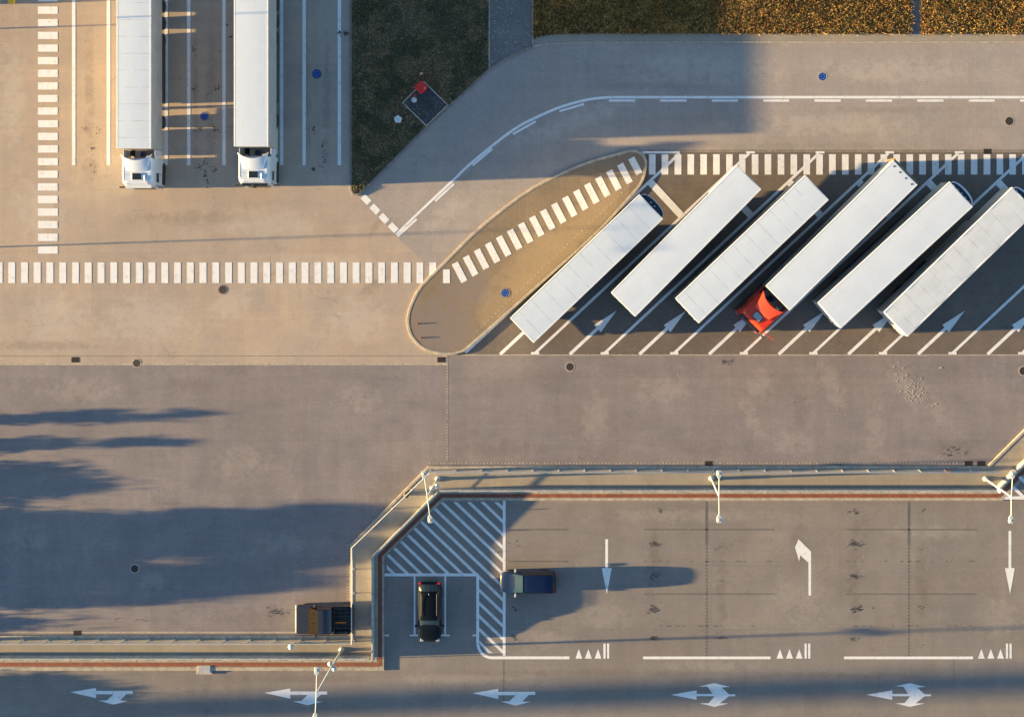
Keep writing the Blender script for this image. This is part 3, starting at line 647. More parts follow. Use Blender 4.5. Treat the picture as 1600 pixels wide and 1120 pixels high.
# ---------------------------------------------------------------- tractor unit
def cab_parts(root, paintm, door_open=False, dark_front=False, fz=0.0):
    lv = [(.22, .02, 1.20, .12), (.42, .05, 1.22, .16), (.95, .06, 1.24, .18), (1.25, .03, 1.25, .2), (1.9, .0, 1.25, .22), (2.45, -.10, 1.24, .26), (2.85, -.2, 1.215, .3), (3.1, -.24, 1.18, .32), (3.27, -.30, 1.14, .34), (3.36, -.38, 1.07, .34), (3.40, -.5, .98, .3)]
    def ringp(z, xf, hw, r, xb=-2.25, inset=0):
        pts = []; k = 5
        for i in range(k+1):
            t = math.pi/2*i/k; pts.append((xf-r+r*math.sin(t), hw-r+r*math.cos(t)))
        for i in range(k+1):
            t = math.pi/2*i/k; pts.append((xf-r+r*math.cos(t), -(hw-r)-r*math.sin(t)))
        pts += [(xb, -hw+.0), (xb, hw)]
        return [(x, y, z) for x, y in pts]
    rings = [ringp(*l) for l in lv]; n = len(rings[0])
    m = MB(); vs = [v for r in rings for v in r]; fs = []
    for a in range(len(rings)-1):
        for i in range(n): fs.append((a*n+i, a*n+(i+1) % n, (a+1)*n+(i+1) % n, (a+1)*n+i))
    fs += [tuple(range(n)), tuple((len(rings)-1)*n+i for i in range(n))]
    m.add(vs, fs); cab = m.build('cab', paintm, root, bevel=.02)
    # windscreen
    def patch(y0, y1, z0, z1, off=.012):
        m = MB(); vs = []; ny, nz = 8, 4
        for a in range(nz+1):
            z = z0+(z1-z0)*a/nz
            for k in range(len(lv)-1):
                if lv[k][0] <= z <= lv[k+1][0]:
                    t = (z-lv[k][0])/(lv[k+1][0]-lv[k][0]); xf = lv[k][1]*(1-t)+lv[k+1][1]*t; hw = lv[k][2]*(1-t)+lv[k+1][2]*t; r = lv[k][3]*(1-t)+lv[k+1][3]*t
            for b in range(ny+1):
                y = y0+(y1-y0)*b/ny; ya = abs(y)
                x = xf if ya < hw-r else xf-r+math.sqrt(max(0, r*r-(ya-hw+r)**2))
                vs.append((x+off, y, z))
        return m.add(vs, [(a*(ny+1)+b, a*(ny+1)+b+1, (a+1)*(ny+1)+b+1, (a+1)*(ny+1)+b) for a in range(nz) for b in range(ny)])
    patch(-1.08, 1.08, 1.98, 2.82).build('windscreen', M['glass'], root, smooth=True)
    patch(-.85, .85, .95, 1.75).build('grille', M['black'], root)
    for s in (-1, 1):
        m = MB(); m.box(-.03, .085, s*.98-.16, s*.98+.16, .55, .8); m.build('headlight', M['lens'], root, bevel=.02)
        if not (door_open and s == 1):
            m = MB(); m.box(-1.25, -.35, s*1.235-.008, s*1.235+.022, 1.1, 2.75)
            d = m.build('door', paintm, root, bevel=.01)
            m = MB(); m.box(-1.15, -.45, s*1.262-.006, s*1.262+.006, 1.95, 2.62); m.build('window', M['glass'], d)
            m = MB(); m.box(-1.15, -1.0, s*1.265-.012, s*1.265+.012, 1.6, 1.66); m.build('handle', M['black'], d)
        m = MB(); m.tube((-.2, s*1.2, 2.55), (-.02, s*1.42, 2.5), .025); m.box(-.14, -.02, s*1.47-.13, s*1.47+.13, 1.75, 2.55); m.build('mirror', M['black'], root, bevel=.03)
        # wheel arch and steps
        m = MB(); m.box(-1.2, -.25, s*1.16-.12, s*1.16+.10, .2, 1.04); m.build('step', M['black'], root, bevel=.02)
        wheel(root, -1.5, s*1.25, .5, .32)
        for yy in (1.25,): wheel(root, -5.15, s*yy, .5, .6)
        m = MB(); m.box(-4.52, -2.5, s*.98-.24, s*.98+.24, .25, 1.08); m.build('fuel_tank', M['metal' if s > 0 else 'black'], root, bevel=.08)
        # side fairing behind the cab
        m = MB(); m.box(-2.92, -2.24, s*1.2-.02, s*1.2+.02, 1.0, 2.8); m.build('side_fairing', paintm, root, bevel=.01)
        m = MB(); m.box(-5.75, -4.55, s*1.0-.25, s*1.0+.25, 1.03, 1.07); m.build('mudguard', M['black'], root, bevel=.015)
    if door_open:
        d = empty('door', (-.35, 1.25, 0), R(-82)); d.parent = root
        m = MB(); m.box(-1.0, 0, -.03, .03, 1.1, 2.75); dd_ = m.build('door_panel', paintm, d, bevel=.01)
        m = MB(); m.box(-.9, -.1, .03, .04, 1.95, 2.62); m.build('window', M['glass'], d)
        m = MB(); m.box(-1.25, -.35, 1.235, 1.252, 1.1, 2.75); m.build('cab_opening', M['black'], root)
    # chassis rails, fifth wheel, cables
    m = MB()
    for s in (-1, 1): m.box(-6.1, -.8, s*.42-.05, s*.42+.05, .62, .92)
    m.box(-2.7, -2.3, -.9, .9, .9, 1.05); m.lathe([(.5, 0), (.5, .1)], 'z', (-4.9, 0, .93), 16); m.box(-3.4, -2.3, -.42, .42, .78, .93)
    m.build('tractor_chassis', M['chassis'], root)
    m = MB(); m.tube((-2.27, .15, 1.9), (-2.5, .2, 1.5), .03); m.tube((-2.5, .2, 1.5), (-2.9, .1, 1.7), .03); m.tube((-2.27, -.2, 1.9), (-2.6, -.25, 1.4), .025); m.tube((-2.6, -.25, 1.4), (-2.9, -.1, 1.6), .025)
    m.box(-2.45, -2.27, .55, .85, 1.1, 2.9)
    m.build('air_hose', M['metal'], root)
    m = MB(); m.box(-3.3, -2.3, -.8, .8, 1.06, 1.10); m.build('catwalk', M['metal'], root)
    m = MB()
    for k in range(6): m.tube((-2.45-.07*k, -.35+.02*k, 1.5), (-2.45-.07*k, .1+.03*k, 1.62), .035, n=6)
    m.build('coiled_cable', mat('cable_blue', (.03, .08, .2), .5), root)
    # roof fairing, concave towards the trailer
    m = MB(); nu, nv = 10, 14; vs = []
    for i in range(nu+1):
        t = i/nu
        for j in range(nv+1):
            s = -1+2*j/nv; xe = -2.10-.45*abs(s)**2.2; xs = -1.22-.1*s*s
            x = xs+(xe-xs)*t; hwid = .86+.33*t**1.2; z = 3.405+fz+(.30+fz*.6)*t**.8
            if abs(s) > .93: z -= .16+fz
            vs.append((x, s*hwid, z))
    m.add(vs, [(i*(nv+1)+j, (i+1)*(nv+1)+j, (i+1)*(nv+1)+j+1, i*(nv+1)+j+1) for i in range(nu) for j in range(nv)])
    f = m.build('roof_fairing', paintm, root); so_ = f.modifiers.new('s', 'SOLIDIFY'); so_.thickness = .035; so_.offset = -1
    m = MB(); m.box(-1.17, -.58, -.40, .40, 3.40, 3.44); hb = m.build('roof_hatch', M['frame_w'] if paintm is not M['red'] else M['glass_t'], root, bevel=.03)
    m = MB(); m.box(-1.12, -.63, -.34, .34, 3.441, 3.455); m.build('pane', M['glass'] if paintm is not M['red'] else M['lens'], hb)
    m = MB(); m.box(-.30, .0, -.98, .98, 2.93, 2.97); m.build('sun_visor', paintm if not dark_front else M['glass'], root, bevel=.01)
    for s in (-.8, .8): m = MB(); m.box(-.40, -.32, s-.06, s+.06, 3.2, 3.34); m.build('marker_light', M['amber'], root)
    for s in (-1, 1):
        m = MB(); m.box(-2.1, -.5, s*1.03-.012, s*1.03+.012, 3.385, 3.41); m.build('gutter_rail', paintm, root)
    if paintm is not M['red']: m = MB(); m.tube((-.55, .62, 3.42), (-.95, .62, 3.44), .05, .08, 10); m.build('air_horn', M['metal'], root)
    m = MB(); m.tube((-1.0, -.75, 3.35), (-1.05, -.75, 4.0), .012, n=6); m.build('antenna', M['black'], root)
    return cab

def dir_angle(a, b): return math.atan2(b.y-a.y, b.x-a.x)
# tractor-trailers in the upper left, cabs facing down
X7 = NU+(209.2-NU)*(H-TH)/H; X8 = NU+(392.5-NU)*(H-TH)/H
def rig(name, uv, ang, paintm, roofm, label, kind='box', door=False, dark=False):
    r = empty(name, P(*uv), ang, label, 'truck', 'articulated trucks with their cabs')
    cab_parts(r, paintm, door, dark); trailer_parts(r, -2.97, roofm, kind); return r
t7 = rig('semi_truck', (X7, 295), R(-90), M['white'], 'roof_seam', 'white articulated truck with sooty seamed roof, left of the two facing down at upper left')
t8 = rig('semi_truck', (X8, 292), R(-90), M['white'], 'roof_w', 'white articulated truck with smooth plain roof beside the dark grass verge', dark=True)
t9 = rig('semi_truck', (-70, 8), R(-90), M['white'], 'roof_w', 'white articulated truck parked past the left edge beside the crossing')
m = MB(); m.box(-.02, .14, -.16, .16, 3.0, 3.25); m.box(-.10, .0, -.1, .1, 3.2, 3.4); m.build('camera_box', M['black'], t8, bevel=.02)
f4 = U(1215.5, 466.1, TH); r4 = U(1417.6, 267.5, TH); a4 = dir_angle(r4, f4); d4 = (f4-r4).normalized()
t4 = empty('semi_truck', f4+d4*2.9, a4, 'white trailer coupled to a red cab with its door open', 'truck', 'articulated trucks with their cabs')
cab_parts(t4, M['red'], True, True, .24); trailer_parts(t4, -2.9, 'roof_w')
xr = -2.9-TL
m = MB(); m.box(xr-.16, xr-.04, -1.3, 1.3, 3.9, TH-.03); m.box(xr-.22, xr-.04, 1.22, 1.34, 1.2, 4.0); m.box(xr-.22, xr-.04, -1.34, -1.22, 1.2, 4.0); m.build('rear_frame', mat('brown_frame', (.16, .12, .08), .6), t4)
for k in range(4):
    m = MB(); m.lathe([(.07, 0), (.07, .03)], 'z', (xr+.28, -.95+.63*k, TH-.02), 10); m.build('roof_vent', M['black'], t4)

def lone(label, rear, front, roofm, kind='box', cool=None, rail=True):
    a = U(*rear, TH); b = U(*front, TH); r = empty('semi_trailer', a+(b-a).normalized()*TL, dir_angle(a, b), label, 'trailer', 'white trailers parked in the slanted bays')
    trailer_parts(r, 0, roofm, kind, prefix='')
    if cool is not None: cooler(r, 0, cool)
    return r
mid = lambda a, b: ((a[0]+b[0])/2, (a[1]+b[1])/2)
lone('white trailer with seamed roof and dark cooling unit beside the paved island', mid((797, 497), (834.4, 535.6)), mid((998, 305), (1032.9, 345.6)), 'roof_seam', 'box', False)
lone('plain smooth white trailer, second from the paved island, without a cooling unit', mid((955, 457.5), (993, 494.3)), mid((1151.5, 258.7), (1189.7, 296)), 'roof_w')
lone('white trailer with faint roof seams, next to the one with the red cab', mid((1055.9, 464.9), (1092, 506.4)), mid((1257.6, 276), (1292.4, 313.5)), 'roof_seam')
t5 = lone('smooth white trailer with white rimmed cooling unit, right of the red cab', mid((1278, 473.7), (1314.6, 512)), mid((1483.2, 285), (1519.7, 323.8)), 'roof_w', 'box', True)
t6 = lone('white trailer with creased tarpaulin roof, farthest right of the slanted row', mid((1382, 487.2), (1418, 526)), mid((1580.2, 294.5), (1618, 332)), 'roof_tarp', 'tarp', True)
for t_, n_ in ((t5, 6), (t6, 8)):
    m = MB()
    for k in range(n_): m.box(-TL-.12-random.uniform(0, .05), -TL-.06, -1.1+2.2*k/n_, -1.1+2.2*(k+.7)/n_, 2.2+.2*(k % 2), 2.5+.2*(k % 2))
    m.build('tail_lift', M['metal'], t_)

# ---------------------------------------------------------------- cars
def car(name, uv, ang, st, paintm, label, glassm='glass', hw=.88, wheelx=(1.35, -1.35), wr=.32, ws=(2, 3), gh=(3, 6), rw=(6, 7), mirx=.75, extras=None):
    """st: stations front to rear (x, half width factor, z_low, z_belt, z_top, top half width)"""
    root = empty(name, P(*uv), ang, label, 'car')
    def sec(s):
        x, wf, zl, zb, zt, tw = s; w = hw*wf
        return [(x, w*.9, zl), (x, w, zl+.14), (x, w, zb-.14), (x, w*.965, zb), (x, tw+.03, zt-.045), (x, tw-.05, zt), (x, tw*.45, zt+.03), (x, 0, zt+.04)]
    half = [sec(s) for s in st]; nh = 8
    def grid(i0, i1, j0, j1, push=0, sides=(1, -1), smooth=True):
        m = MB()
        for sg in sides:
            vs = [(p[0], p[1]*sg*(1+push*(1 if abs(p[1]) > .02 else 0)), p[2]+push*.9) for s in half[i0:i1+1] for p in s[j0:j1+1]]; w = j1-j0+1
            m.add(vs, [(a*w+b, (a+1)*w+b, (a+1)*w+b+1, a*w+b+1) for a in range(i1-i0) for b in range(w-1)])
        return m
    m = grid(0, len(st)-1, 0, 7)
    for e in (0, len(st)-1):
        ring_ = [p for p in half[e]]+[(p[0], -p[1], p[2]) for p in half[e][::-1][1:]]; m.add(ring_, [tuple(range(len(ring_)))])
    b0_ = MB().add(m.v, m.f); body = b0_.build('body', paintm, root)
    bm = bmesh.new(); bm.from_mesh(body.data); bmesh.ops.remove_doubles(bm, verts=bm.verts, dist=.001); bmesh.ops.recalc_face_normals(bm, faces=bm.faces)
    for f in bm.faces: f.smooth = True
    bm.to_mesh(body.data); bm.free()
    ss = body.modifiers.new('sub', 'SUBSURF'); ss.levels = 1; ss.render_levels = 2
    gm = grid(ws[0], ws[1], 4, 7, .006); g = gm.build('windscreen', M[glassm], root, smooth=True)
    grid(rw[0], rw[1], 4, 7, .006).build('rear_window', M['glass'], root, smooth=True)
    for sg in (1, -1): 
        grid(gh[0], gh[1], 3, 4, .012, (sg,)).build('side_window', M['glass'], root, smooth=True)
        m = MB(); m.tube((mirx, sg*hw*.95, st[ws[0]][3]+.02), (mirx, sg*(hw+.1), st[ws[0]][3]+.06), .03)
        m.box(mirx-.06, mirx+.08, sg*(hw+.12)-.1, sg*(hw+.12)+.1, st[ws[0]][3]-.02, st[ws[0]][3]+.14); m.build('mirror', M['lampw'] if glassm == 'glass_t' else paintm, root, bevel=.03)
        x0 = st[0][0]; m = MB(); m.box(x0-.28, x0-.04, sg*hw*.66-.14, sg*hw*.66+.14, .58, .7); m.build('headlight', M['lens'], root, bevel=.03)
        x1 = st[-1][0]; m = MB(); m.box(x1-.02, x1+.12, sg*hw*.78-.09, sg*hw*.78+.09, .75, 1.0); m.build('tail_light', M['redlens'], root, bevel=.02)
        for wx in wheelx: wheel(root, wx, sg*(hw+.005), wr, .2)
    return root
# black estate car, nose down
c_b = car('parked_car', U(671.5, 956, .7)[:2] and ((U(671.5, 956, .7).x*S), -U(671.5, 956, .7).y*S), R(-90),
    [(2.32, .62, .35, .55, .62, .50), (2.18, .86, .2, .66, .72, .62), (1.75, .97, .18, .76, .84, .70), (1.15, 1, .18, .84, .90, .72), (.50, 1, .18, .90, 1.28, .62), (.1, 1, .18, .92, 1.35, .60), (-.9, 1, .18, .93, 1.37, .60), (-1.75, .99, .2, .93, 1.31, .57), (-2.2, .93, .25, .90, 1.0, .60), (-2.33, .78, .35, .72, .78, .55)],
    M['blackcar'], 'glossy black estate car parked in a marked bay by the red edged wall', hw=.93, ws=(3, 4), gh=(4, 7), rw=(7, 8), mirx=1.0, wheelx=(1.4, -1.4))
c_l = car('parked_car', (U(824.5, 910, .8).x*S, -U(824.5, 910, .8).y*S), R(180),
    [(2.16, .55, .38, .62, .70, .46), (2.05, .82, .22, .74, .80, .60), (1.7, .97, .18, .84, .90, .68), (1.28, 1, .18, .90, .96, .70), (.36, 1, .18, .96, 1.39, .62), (.05, 1, .18, .97, 1.40, .64), (-1.0, 1, .18, .97, 1.37, .65), (-1.95, .99, .2, .97, 1.31, .63), (-2.14, .96, .25, .92, 1.02, .62), (-2.2, .85, .35, .8, .86, .6)],
    M['bluecar'], 'dark blue people carrier driving out beside the hatched area with pale windscreen', 'glass_t', hw=.86, ws=(3, 4), gh=(4, 7), rw=(7, 8), mirx=.95, wheelx=(1.35, -1.3))
c_l.scale = (1, 1, .92); c_b.scale = (1, 1, .95)
for c_, x0, x1, y in ((c_b, .1, -1.6, .60),):
    for s in (-1, 1): m = MB(); m.tube((x0, s*y, 1.40), (x1, s*y, 1.41), .02); m.build('roof_rail', M['chassis' if s < 0 else 'black'], c_)
m = MB(); m.tube((-1.5, 0, 1.42), (-1.62, 0, 1.55), .02); m.build('antenna', M['lampw'], c_b)
# navy pickup against the walkway
cp = U(506.5, 968, 1.0); c_p = empty('pickup_truck', (cp.x, cp.y, 0), R(180), 'dark navy open bed pickup backed up to the raised walkway', 'pickup truck')
m = MB(); m.prism([(2.18, -1.0), (2.18, 1.0), (2.05, 1.08), (.05, 1.08), (.05, -1.08), (2.05, -1.08)], .45, 1.12); m.build('bonnet', M['navy'], c_p, bevel=.08, seg=3)
m = MB(); m.box(2.17, 2.30, -1.05, 1.05, .4, .72); m.build('bumper', M['frame_w'], c_p, bevel=.04)
m = MB(); vs = [(1.15, -1.0, 1.12), (1.15, 1.0, 1.12), (.35, .88, 1.66), (.35, -.88, 1.66)]; m.add(vs+[(x-.03, y, z-.03) for x, y, z in vs], [(0, 1, 2, 3), (7, 6, 5, 4), (0, 3, 7, 4), (1, 5, 6, 2)]); m.build('windscreen', M['dull'], c_p)
m = MB()
for k in range(6): m.box(.42, 1.2, -.95+.36*k, -.82+.36*k, 1.42 if k % 2 else 1.36, 1.47 if k % 2 else 1.41)  # brown strips over the windscreen stand in for light reflected in its glass
m.build('windscreen_reflections', mat('reflection_brown', (.075, .04, .02), .8, spec=.1, var=.4, vscale=4), c_p)
m = MB(); vs = []
for x, hw_, z in ((1.1, 1.03, 1.1), (.36, .93, 1.71), (-.05, .93, 1.71), (-.62, .92, 1.66), (-.66, 1.0, 1.1)):
    vs += [(x, -hw_, z), (x, -hw_*.6, z+.03), (x, 0, z+.04), (x, hw_*.6, z+.03), (x, hw_, z)]
m.add(vs[5:], [(a*5+b, (a+1)*5+b, (a+1)*5+b+1, a*5+b+1) for a in range(3) for b in range(4)]); m.build('roof', M['navy'], c_p, smooth=True)
m = MB(); m.box(-.66, .35, -1.04, 1.04, .45, 1.12); m.build('cab', M['navy'], c_p, bevel=.04)
for s in (-1, 1):
    m = MB(); m.add([(.95, s*1.02, 1.13), (.36, s*.94, 1.64), (-.6, s*.94, 1.66), (-.62, s*1.02, 1.13)], [(0, 1, 2, 3)]); m.build('side_window', M['glass'], c_p)
    for wx in (1.35, -1.45): wheel(c_p, wx, s*1.06, .38, .26)
    m = MB(); m.box(-2.2, -.67, s*1.05-.03, s*1.05+.03, .5, 1.12); m.build('bed_side', M['navy'], c_p, bevel=.01)
    m = MB(); m.box(.55, .75, s*1.16-.12, s*1.16+.12, 1.12, 1.32); m.build('mirror', M['black'], c_p, bevel=.03)
    m = MB(); m.box(2.1, 2.24, s*.8-.12, s*.8+.12, .76, .92); m.build('headlight', M['lens'], c_p)
m = MB(); m.box(-2.2, -.67, -1.02, 1.02, .5, .56); m.build('bed_floor', M['black'], c_p)
m = MB()
for k in range(7): m.tube((-.75, -.9+.3*k, 1.18), (-2.15, -.9+.3*k, 1.18), .025, n=6)
for k in range(4): m.tube((-.8-.45*k, -1.0, 1.14), (-.8-.45*k, 1.0, 1.14), .025, n=6)
m.build('bed_rails', M['chassis'], c_p)
m = MB(); m.tube((-.9, -.2+.35, 1.22), (-1.75, -.2+.35, 1.22), .03, n=6); m.build('orange_bar', M['amber'], c_p)
m = MB(); m.box(-1.1, -.75, .3, .8, .57, .9); m.box(-2.0, -1.4, -.7, .1, .57, .8); m.build('toolbox', M['black'], c_p)
m = MB(); m.box(-2.26, -2.2, -1.02, 1.02, .5, 1.12); m.build('tailgate', M['navy'], c_p)

# ---------------------------------------------------------------- street lamps
def lamp(uv, h, label, arm=1.35, mid_heads=(), arm_rot=0.0, r0=.09, z0=.0):
    root = empty('street_lamp', P(uv[0], uv[1], z0), 0, label, 'street lamp', 'white double arm street lamps')
    m = MB(); m.tube((0, 0, 0), (0, 0, h), r0, r0*.6, 12); m.build('pole', M['lampw'], root, smooth=True)
    m = MB(); m.lathe([(.22, 0), (.22, .05), (.13, .12), (.13, .5)], 'z', (0, 0, 0), 14); m.build('base', M['metal'], root)
    for s in (-1, 1):
        d = Vector((math.sin(arm_rot), math.cos(arm_rot), 0))*s
        m = MB(); m.tube((0, 0, h-.05), d*arm+Vector((0, 0, h+.08)), .04, .035, 8); a = m.build('arm', M['lampw'], root)
        c = d*(arm+.05)+Vector((0, 0, h+.06)); m = MB()
        q = [(-.10, -.05), (-.17, .12), (-.20, .38), (-.13, .52), (.13, .52), (.20, .38), (.17, .12), (.10, -.05)]
        e = Vector((d.y, -d.x, 0)); vs = [c+e*x+d*y for x, y in q]
        m.prism([(v.x, v.y) for v in vs], h-.02, h+.12); hd = m.build('lamp_head', M['lampw'], root, bevel=.03)
        m = MB(); cc = c+d*.3; m.lathe([(.10, 0), (.09, .03), (.03, .06)], 'z', (cc.x, cc.y, h+.12), 12); m.build('sensor', M['lens'], hd)
    for (ox, oy, zz) in mid_heads:
        m = MB(); m.tube((0, 0, zz-.1), (ox, oy, zz), .03, .03, 8); a_ = m.build('bracket', M['lampw'], root)
        m = MB(); m.lathe([(.08, -.16), (.17, -.12), (.19, .04), (.12, .14), (.03, .17)], 'z', (ox, oy, zz), 14); m.build('floodlight', M['lampw'], root, smooth=True)
    return root
WZ = .12
lamp((684.5, 747.5), 7.5, 'white street lamp at the corner above the hatched area', mid_heads=((-.1, -.15, 3.2), (.28, .05, 3.3)), arm_rot=R(-8), z0=WZ)
lamp((1111.5, 747), 7.5, 'white street lamp on the middle of the long walkway', z0=WZ)
lamp((1539, 747.5), 7.6, 'white street lamp at the right end of the walkway', mid_heads=((-.05, -.1, 4.6),), z0=WZ, arm_rot=R(2))
lamp((534.5, 1014), 10.9, 'tall white street lamp on the walkway at the lower left', mid_heads=((-.15, .2, 4.4), (.2, -.15, 4.5)), z0=WZ, arm_rot=R(2))
lamp((-160, 391), 10.5, 'white street lamp past the left edge by the long crossing', r0=.055)
lamp((-160, 50), 10.5, 'white street lamp past the left edge near the parked truck', r0=.055)

# ---------------------------------------------------------------- railing and parapet along the walkway
def railing(name, pts, step, label, h=1.05, z0=WZ, mt='metal'):
    cu, cv = pts[0]; root = empty(name, P(cu, cv, 0), 0, label, 'railing'); o_ = root.location
    top = MB(); low = MB()
    for a, b_ in zip(pts[:-1], pts[1:]):
        A, B = P(*a, z0+h)-o_, P(*b_, z0+h)-o_; top.tube(A, B, .045, n=8)
        low.tube(A-Vector((0, 0, h*.5)), B-Vector((0, 0, h*.5)), .02, n=6)
    top.build('top_rail', M[mt], root); low.build('lower_rail', M[mt], root)
    k = 0
    for a, b_ in zip(pts[:-1], pts[1:]):
        L = math.hypot(b_[0]-a[0], b_[1]-a[1]); n = max(1, round(L/step))
        for i in range(n):
            if k >= 90: break
            c = P(a[0]+(b_[0]-a[0])*i/n, a[1]+(b_[1]-a[1])*i/n, z0)-o_
            m = MB(); m.tube(c, c+Vector((0, 0, h)), .035, n=8); m.box(c.x-.08, c.x+.08, c.y-.08, c.y+.08, z0, z0+.02); m.build('post', M[mt], root); k += 1
    return root
railing('railing', [(673, 734), (1556, 734)], 40, 'long straight pipe railing beside the middle of the yard')
railing('railing', [(553, 1000), (553, 851), (673, 735.5)], 40, 'bent pipe railing beside the navy pickup')
railing('railing', [(-120, 999), (549, 999)], 40, 'pipe railing on the lower left walkway under the big shadow')
def parapet(name, pts, label, d0, d1, step=50, h=.92):
    cu, cv = pts[0]; root = empty(name, P(cu, cv, 0), 0, label, 'wall'); o_ = root.location
    def off(mb_): mb_.v = [tuple(Vector(v)-o_) for v in mb_.v]; return mb_
    off(band(pts, d0, d1, .0, h)).build('panel', M['parapet'], root)
    off(band(pts, d0-.2, d1+.2, h, h+.06)).build('coping', M['parapet'], root, bevel=.01)
    k = 0
    for a, b_ in zip(pts[:-1], pts[1:]):
        L = math.hypot(b_[0]-a[0], b_[1]-a[1]); n = max(1, round(L/step))
        for i in range(n):
            c = P(a[0]+(b_[0]-a[0])*i/n, a[1]+(b_[1]-a[1])*i/n)-o_
            m = MB(); m.tube(c+Vector((0, -.1, .1)), c+Vector((0, -.1, h+.22)), .03, n=6); m.build('post', M['chassis'], root)
    return root
parapet('parapet_wall', [(-140, 1024), (579, 1024)], 'low parapet wall with pale coping above the bottom road, lower left', -1.2, 1.2)
parapet('parapet_wall', [(584.5, 1026), (584.5, 866), (685, 766)], 'bent low parapet wall between the navy pickup and the black car', -1.2, 1.2)
parapet('parapet_wall', [(689, 763.5), (1553, 763.5), (1660, 657)], 'long low parapet wall between the yard and the car park', -1.2, 1.2)
# red band in front of the wall
RB = [(-3000, 1036.5), (594, 1036.5), (594, 867), (690, 773.5), (1561, 773.5), (1700, 634)]
tag(band(RB, -2.4, 3.4, .1, .145).build('red_paving_band', M['brickred'], bevel=.01), kind='structure')
RB2 = [(-3000, 1031), (588, 1031), (588, 865), (687.5, 769), (1558, 769), (1700, 627)]
tag(band(RB2, -1.2, 1.6, .1, .142).build('pale_paving_edge', M['kerb'], bevel=.01), kind='structure')
# white hatched sign stripes beyond the end of the walkway
mb = MB(); line(mb, [(1564, 777), (1800, 777)], 5, ZM+.13); line(mb, [(1582, 760), (1600, 777)], 5, ZM+.14); line(mb, [(1592, 744), (1625, 777)], 5, ZM+.14)
mark('hatched_marking', mb)
sheet('car_park_corner', [(1566, 778.8), (1800, 778.8), (1800, 545)], .134, M['carpark'])

# ---------------------------------------------------------------- covers, drains and small things
def manhole(uv, r, top, rim, label, z=.0):
    root = empty('manhole_cover', P(uv[0], uv[1], z), 0, label, 'manhole', 'round manhole covers')
    m = MB(); m.lathe([(r/S, .0), (r/S, .010), (r/S*.9, .013), (r/S*.55, .013), (r/S*.5, .0115), (.02, .0115)], 'z', (0, 0, 0), 28); c = m.build('lid', M[top], root)
    m = MB(); n = 28
    for i in range(n):
        a, b_ = 2*math.pi*i/n, 2*math.pi*(i+1)/n; ro, ri = (r+1.4)/S, r/S
        m.prism([(ri*math.cos(a), ri*math.sin(a)), (ro*math.cos(a), ro*math.sin(a)), (ro*math.cos(b_), ro*math.sin(b_)), (ri*math.cos(b_), ri*math.sin(b_))], 0, .0105)
    m.build('ring', M[rim], root)
    m = MB()
    for k in range(6): q = math.pi*k/3; m.box(math.cos(q)*r/S*.6-.02, math.cos(q)*r/S*.6+.02, math.sin(q)*r/S*.6-.02, math.sin(q)*r/S*.6+.02, .0105, .016)
    m.build('lug', M['metal' if top == 'bluecover' else 'chassis'], c)
    return root
manhole((319.5, 182), 5.8, 'bluecover', 'kerb_dark', 'blue round cover between the two white trucks')
manhole((495, 116), 6.2, 'bluecover', 'joint', 'blue round cover in the shaded lane next to the dark grass verge')
manhole((1285, 120), 6.2, 'bluecover', 'kerb', 'blue round cover on the upper road')
manhole((789.5, 457.5), 6.2, 'bluecover', 'kerb_dark', 'blue round cover on the paved island', .13)
manhole((348, 452.5), 6.2, 'iron', 'kerb_dark', 'dark round cover just below the long crossing')
manhole((213.5, 567.3), 6, 'iron', 'kerb', 'dark round cover on the pale gutter line at left')
manhole((890.5, 573), 6.2, 'iron', 'kerb', 'dark round cover with pale ring below the slanted bays')
manhole((210.5, 888), 6, 'iron', 'kerb', 'dark round cover inside the big shadow at lower left')
manhole((1577, 189.5), 6.4, 'iron', 'kerb', 'dark round cover on the upper road near the right edge')
manhole((1599, 579.5), 6.4, 'iron', 'kerb', 'dark round cover cut by the right edge')
for (u, v), lb in (((117.7, 562), 'small square drain grate left of the cover on the pale gutter'), ((689.5, 562), 'small square drain grate below the rounded island end'), ((1107.5, 724.3), 'single small square drain grate along the middle of the long walkway kerb'),
                   ((1513, 724.3), 'left of two small square drain grates by the walkway bend'), ((1533, 724.3), 'right of two small square drain grates by the walkway bend'), ((121, 988.8), 'small square drain grate at the lower left walkway kerb'), ((1543, 237), 'small square drain grate above the upper right crossing')):
    r = empty('drain_grate', P(u, v, .0), 0, lb, 'drain', 'square drain grates')
    z1 = .010
    m = MB(); m.box(-.31, .31, -.21, .21, 0, z1); m.build('grate', M['grate'], r)
    m = MB()
    for k in range(7): m.box(-.29+.085*k, -.265+.085*k, -.19, .19, z1, z1+.004)
    m.build('bars', M['iron'], r)
# equipment pad on the grass
pr_ = [(629.6, 161), (662.7, 128.3), (699.7, 164.5), (666.7, 197)]
cp_ = (664.5, 162.6); r = empty('equipment_pad', P(*cp_, 0), 0, 'dark square slab with pale rim set in the grass verge', 'slab'); o_ = r.location
m = MB(); m.prism([P(*p)-o_ for p in pr_], 0, .14); m.build('slab', M['padslab'], r)
m = MB(); band(pr_+[pr_[0]], -1, .9, 0, .18, m); m.v = [tuple(Vector(v)-o_) for v in m.v]; m.build('rim', M['kerb'], r)
r = empty('hydrant_cabinet', P(660, 138.3, .14), R(45), 'red square cabinet on the corner of the dark slab', 'cabinet')
m = MB(); m.box(-.34, .34, -.34, .34, 0, .85); m.build('body', M['redbox'], r, bevel=.05)
m = MB(); m.box(-.38, .38, -.38, .38, .86, .92); m.build('lid', M['redbox'], r, bevel=.03)
m = MB(); m.box(.1, .22, -.3, -.22, .92, .95); m.build('label_plate', M['lampw'], r)
r = empty('vent_pipe', P(648.6, 157.3, .14), 0, 'small white capped vent pipe on the dark slab', 'vent')
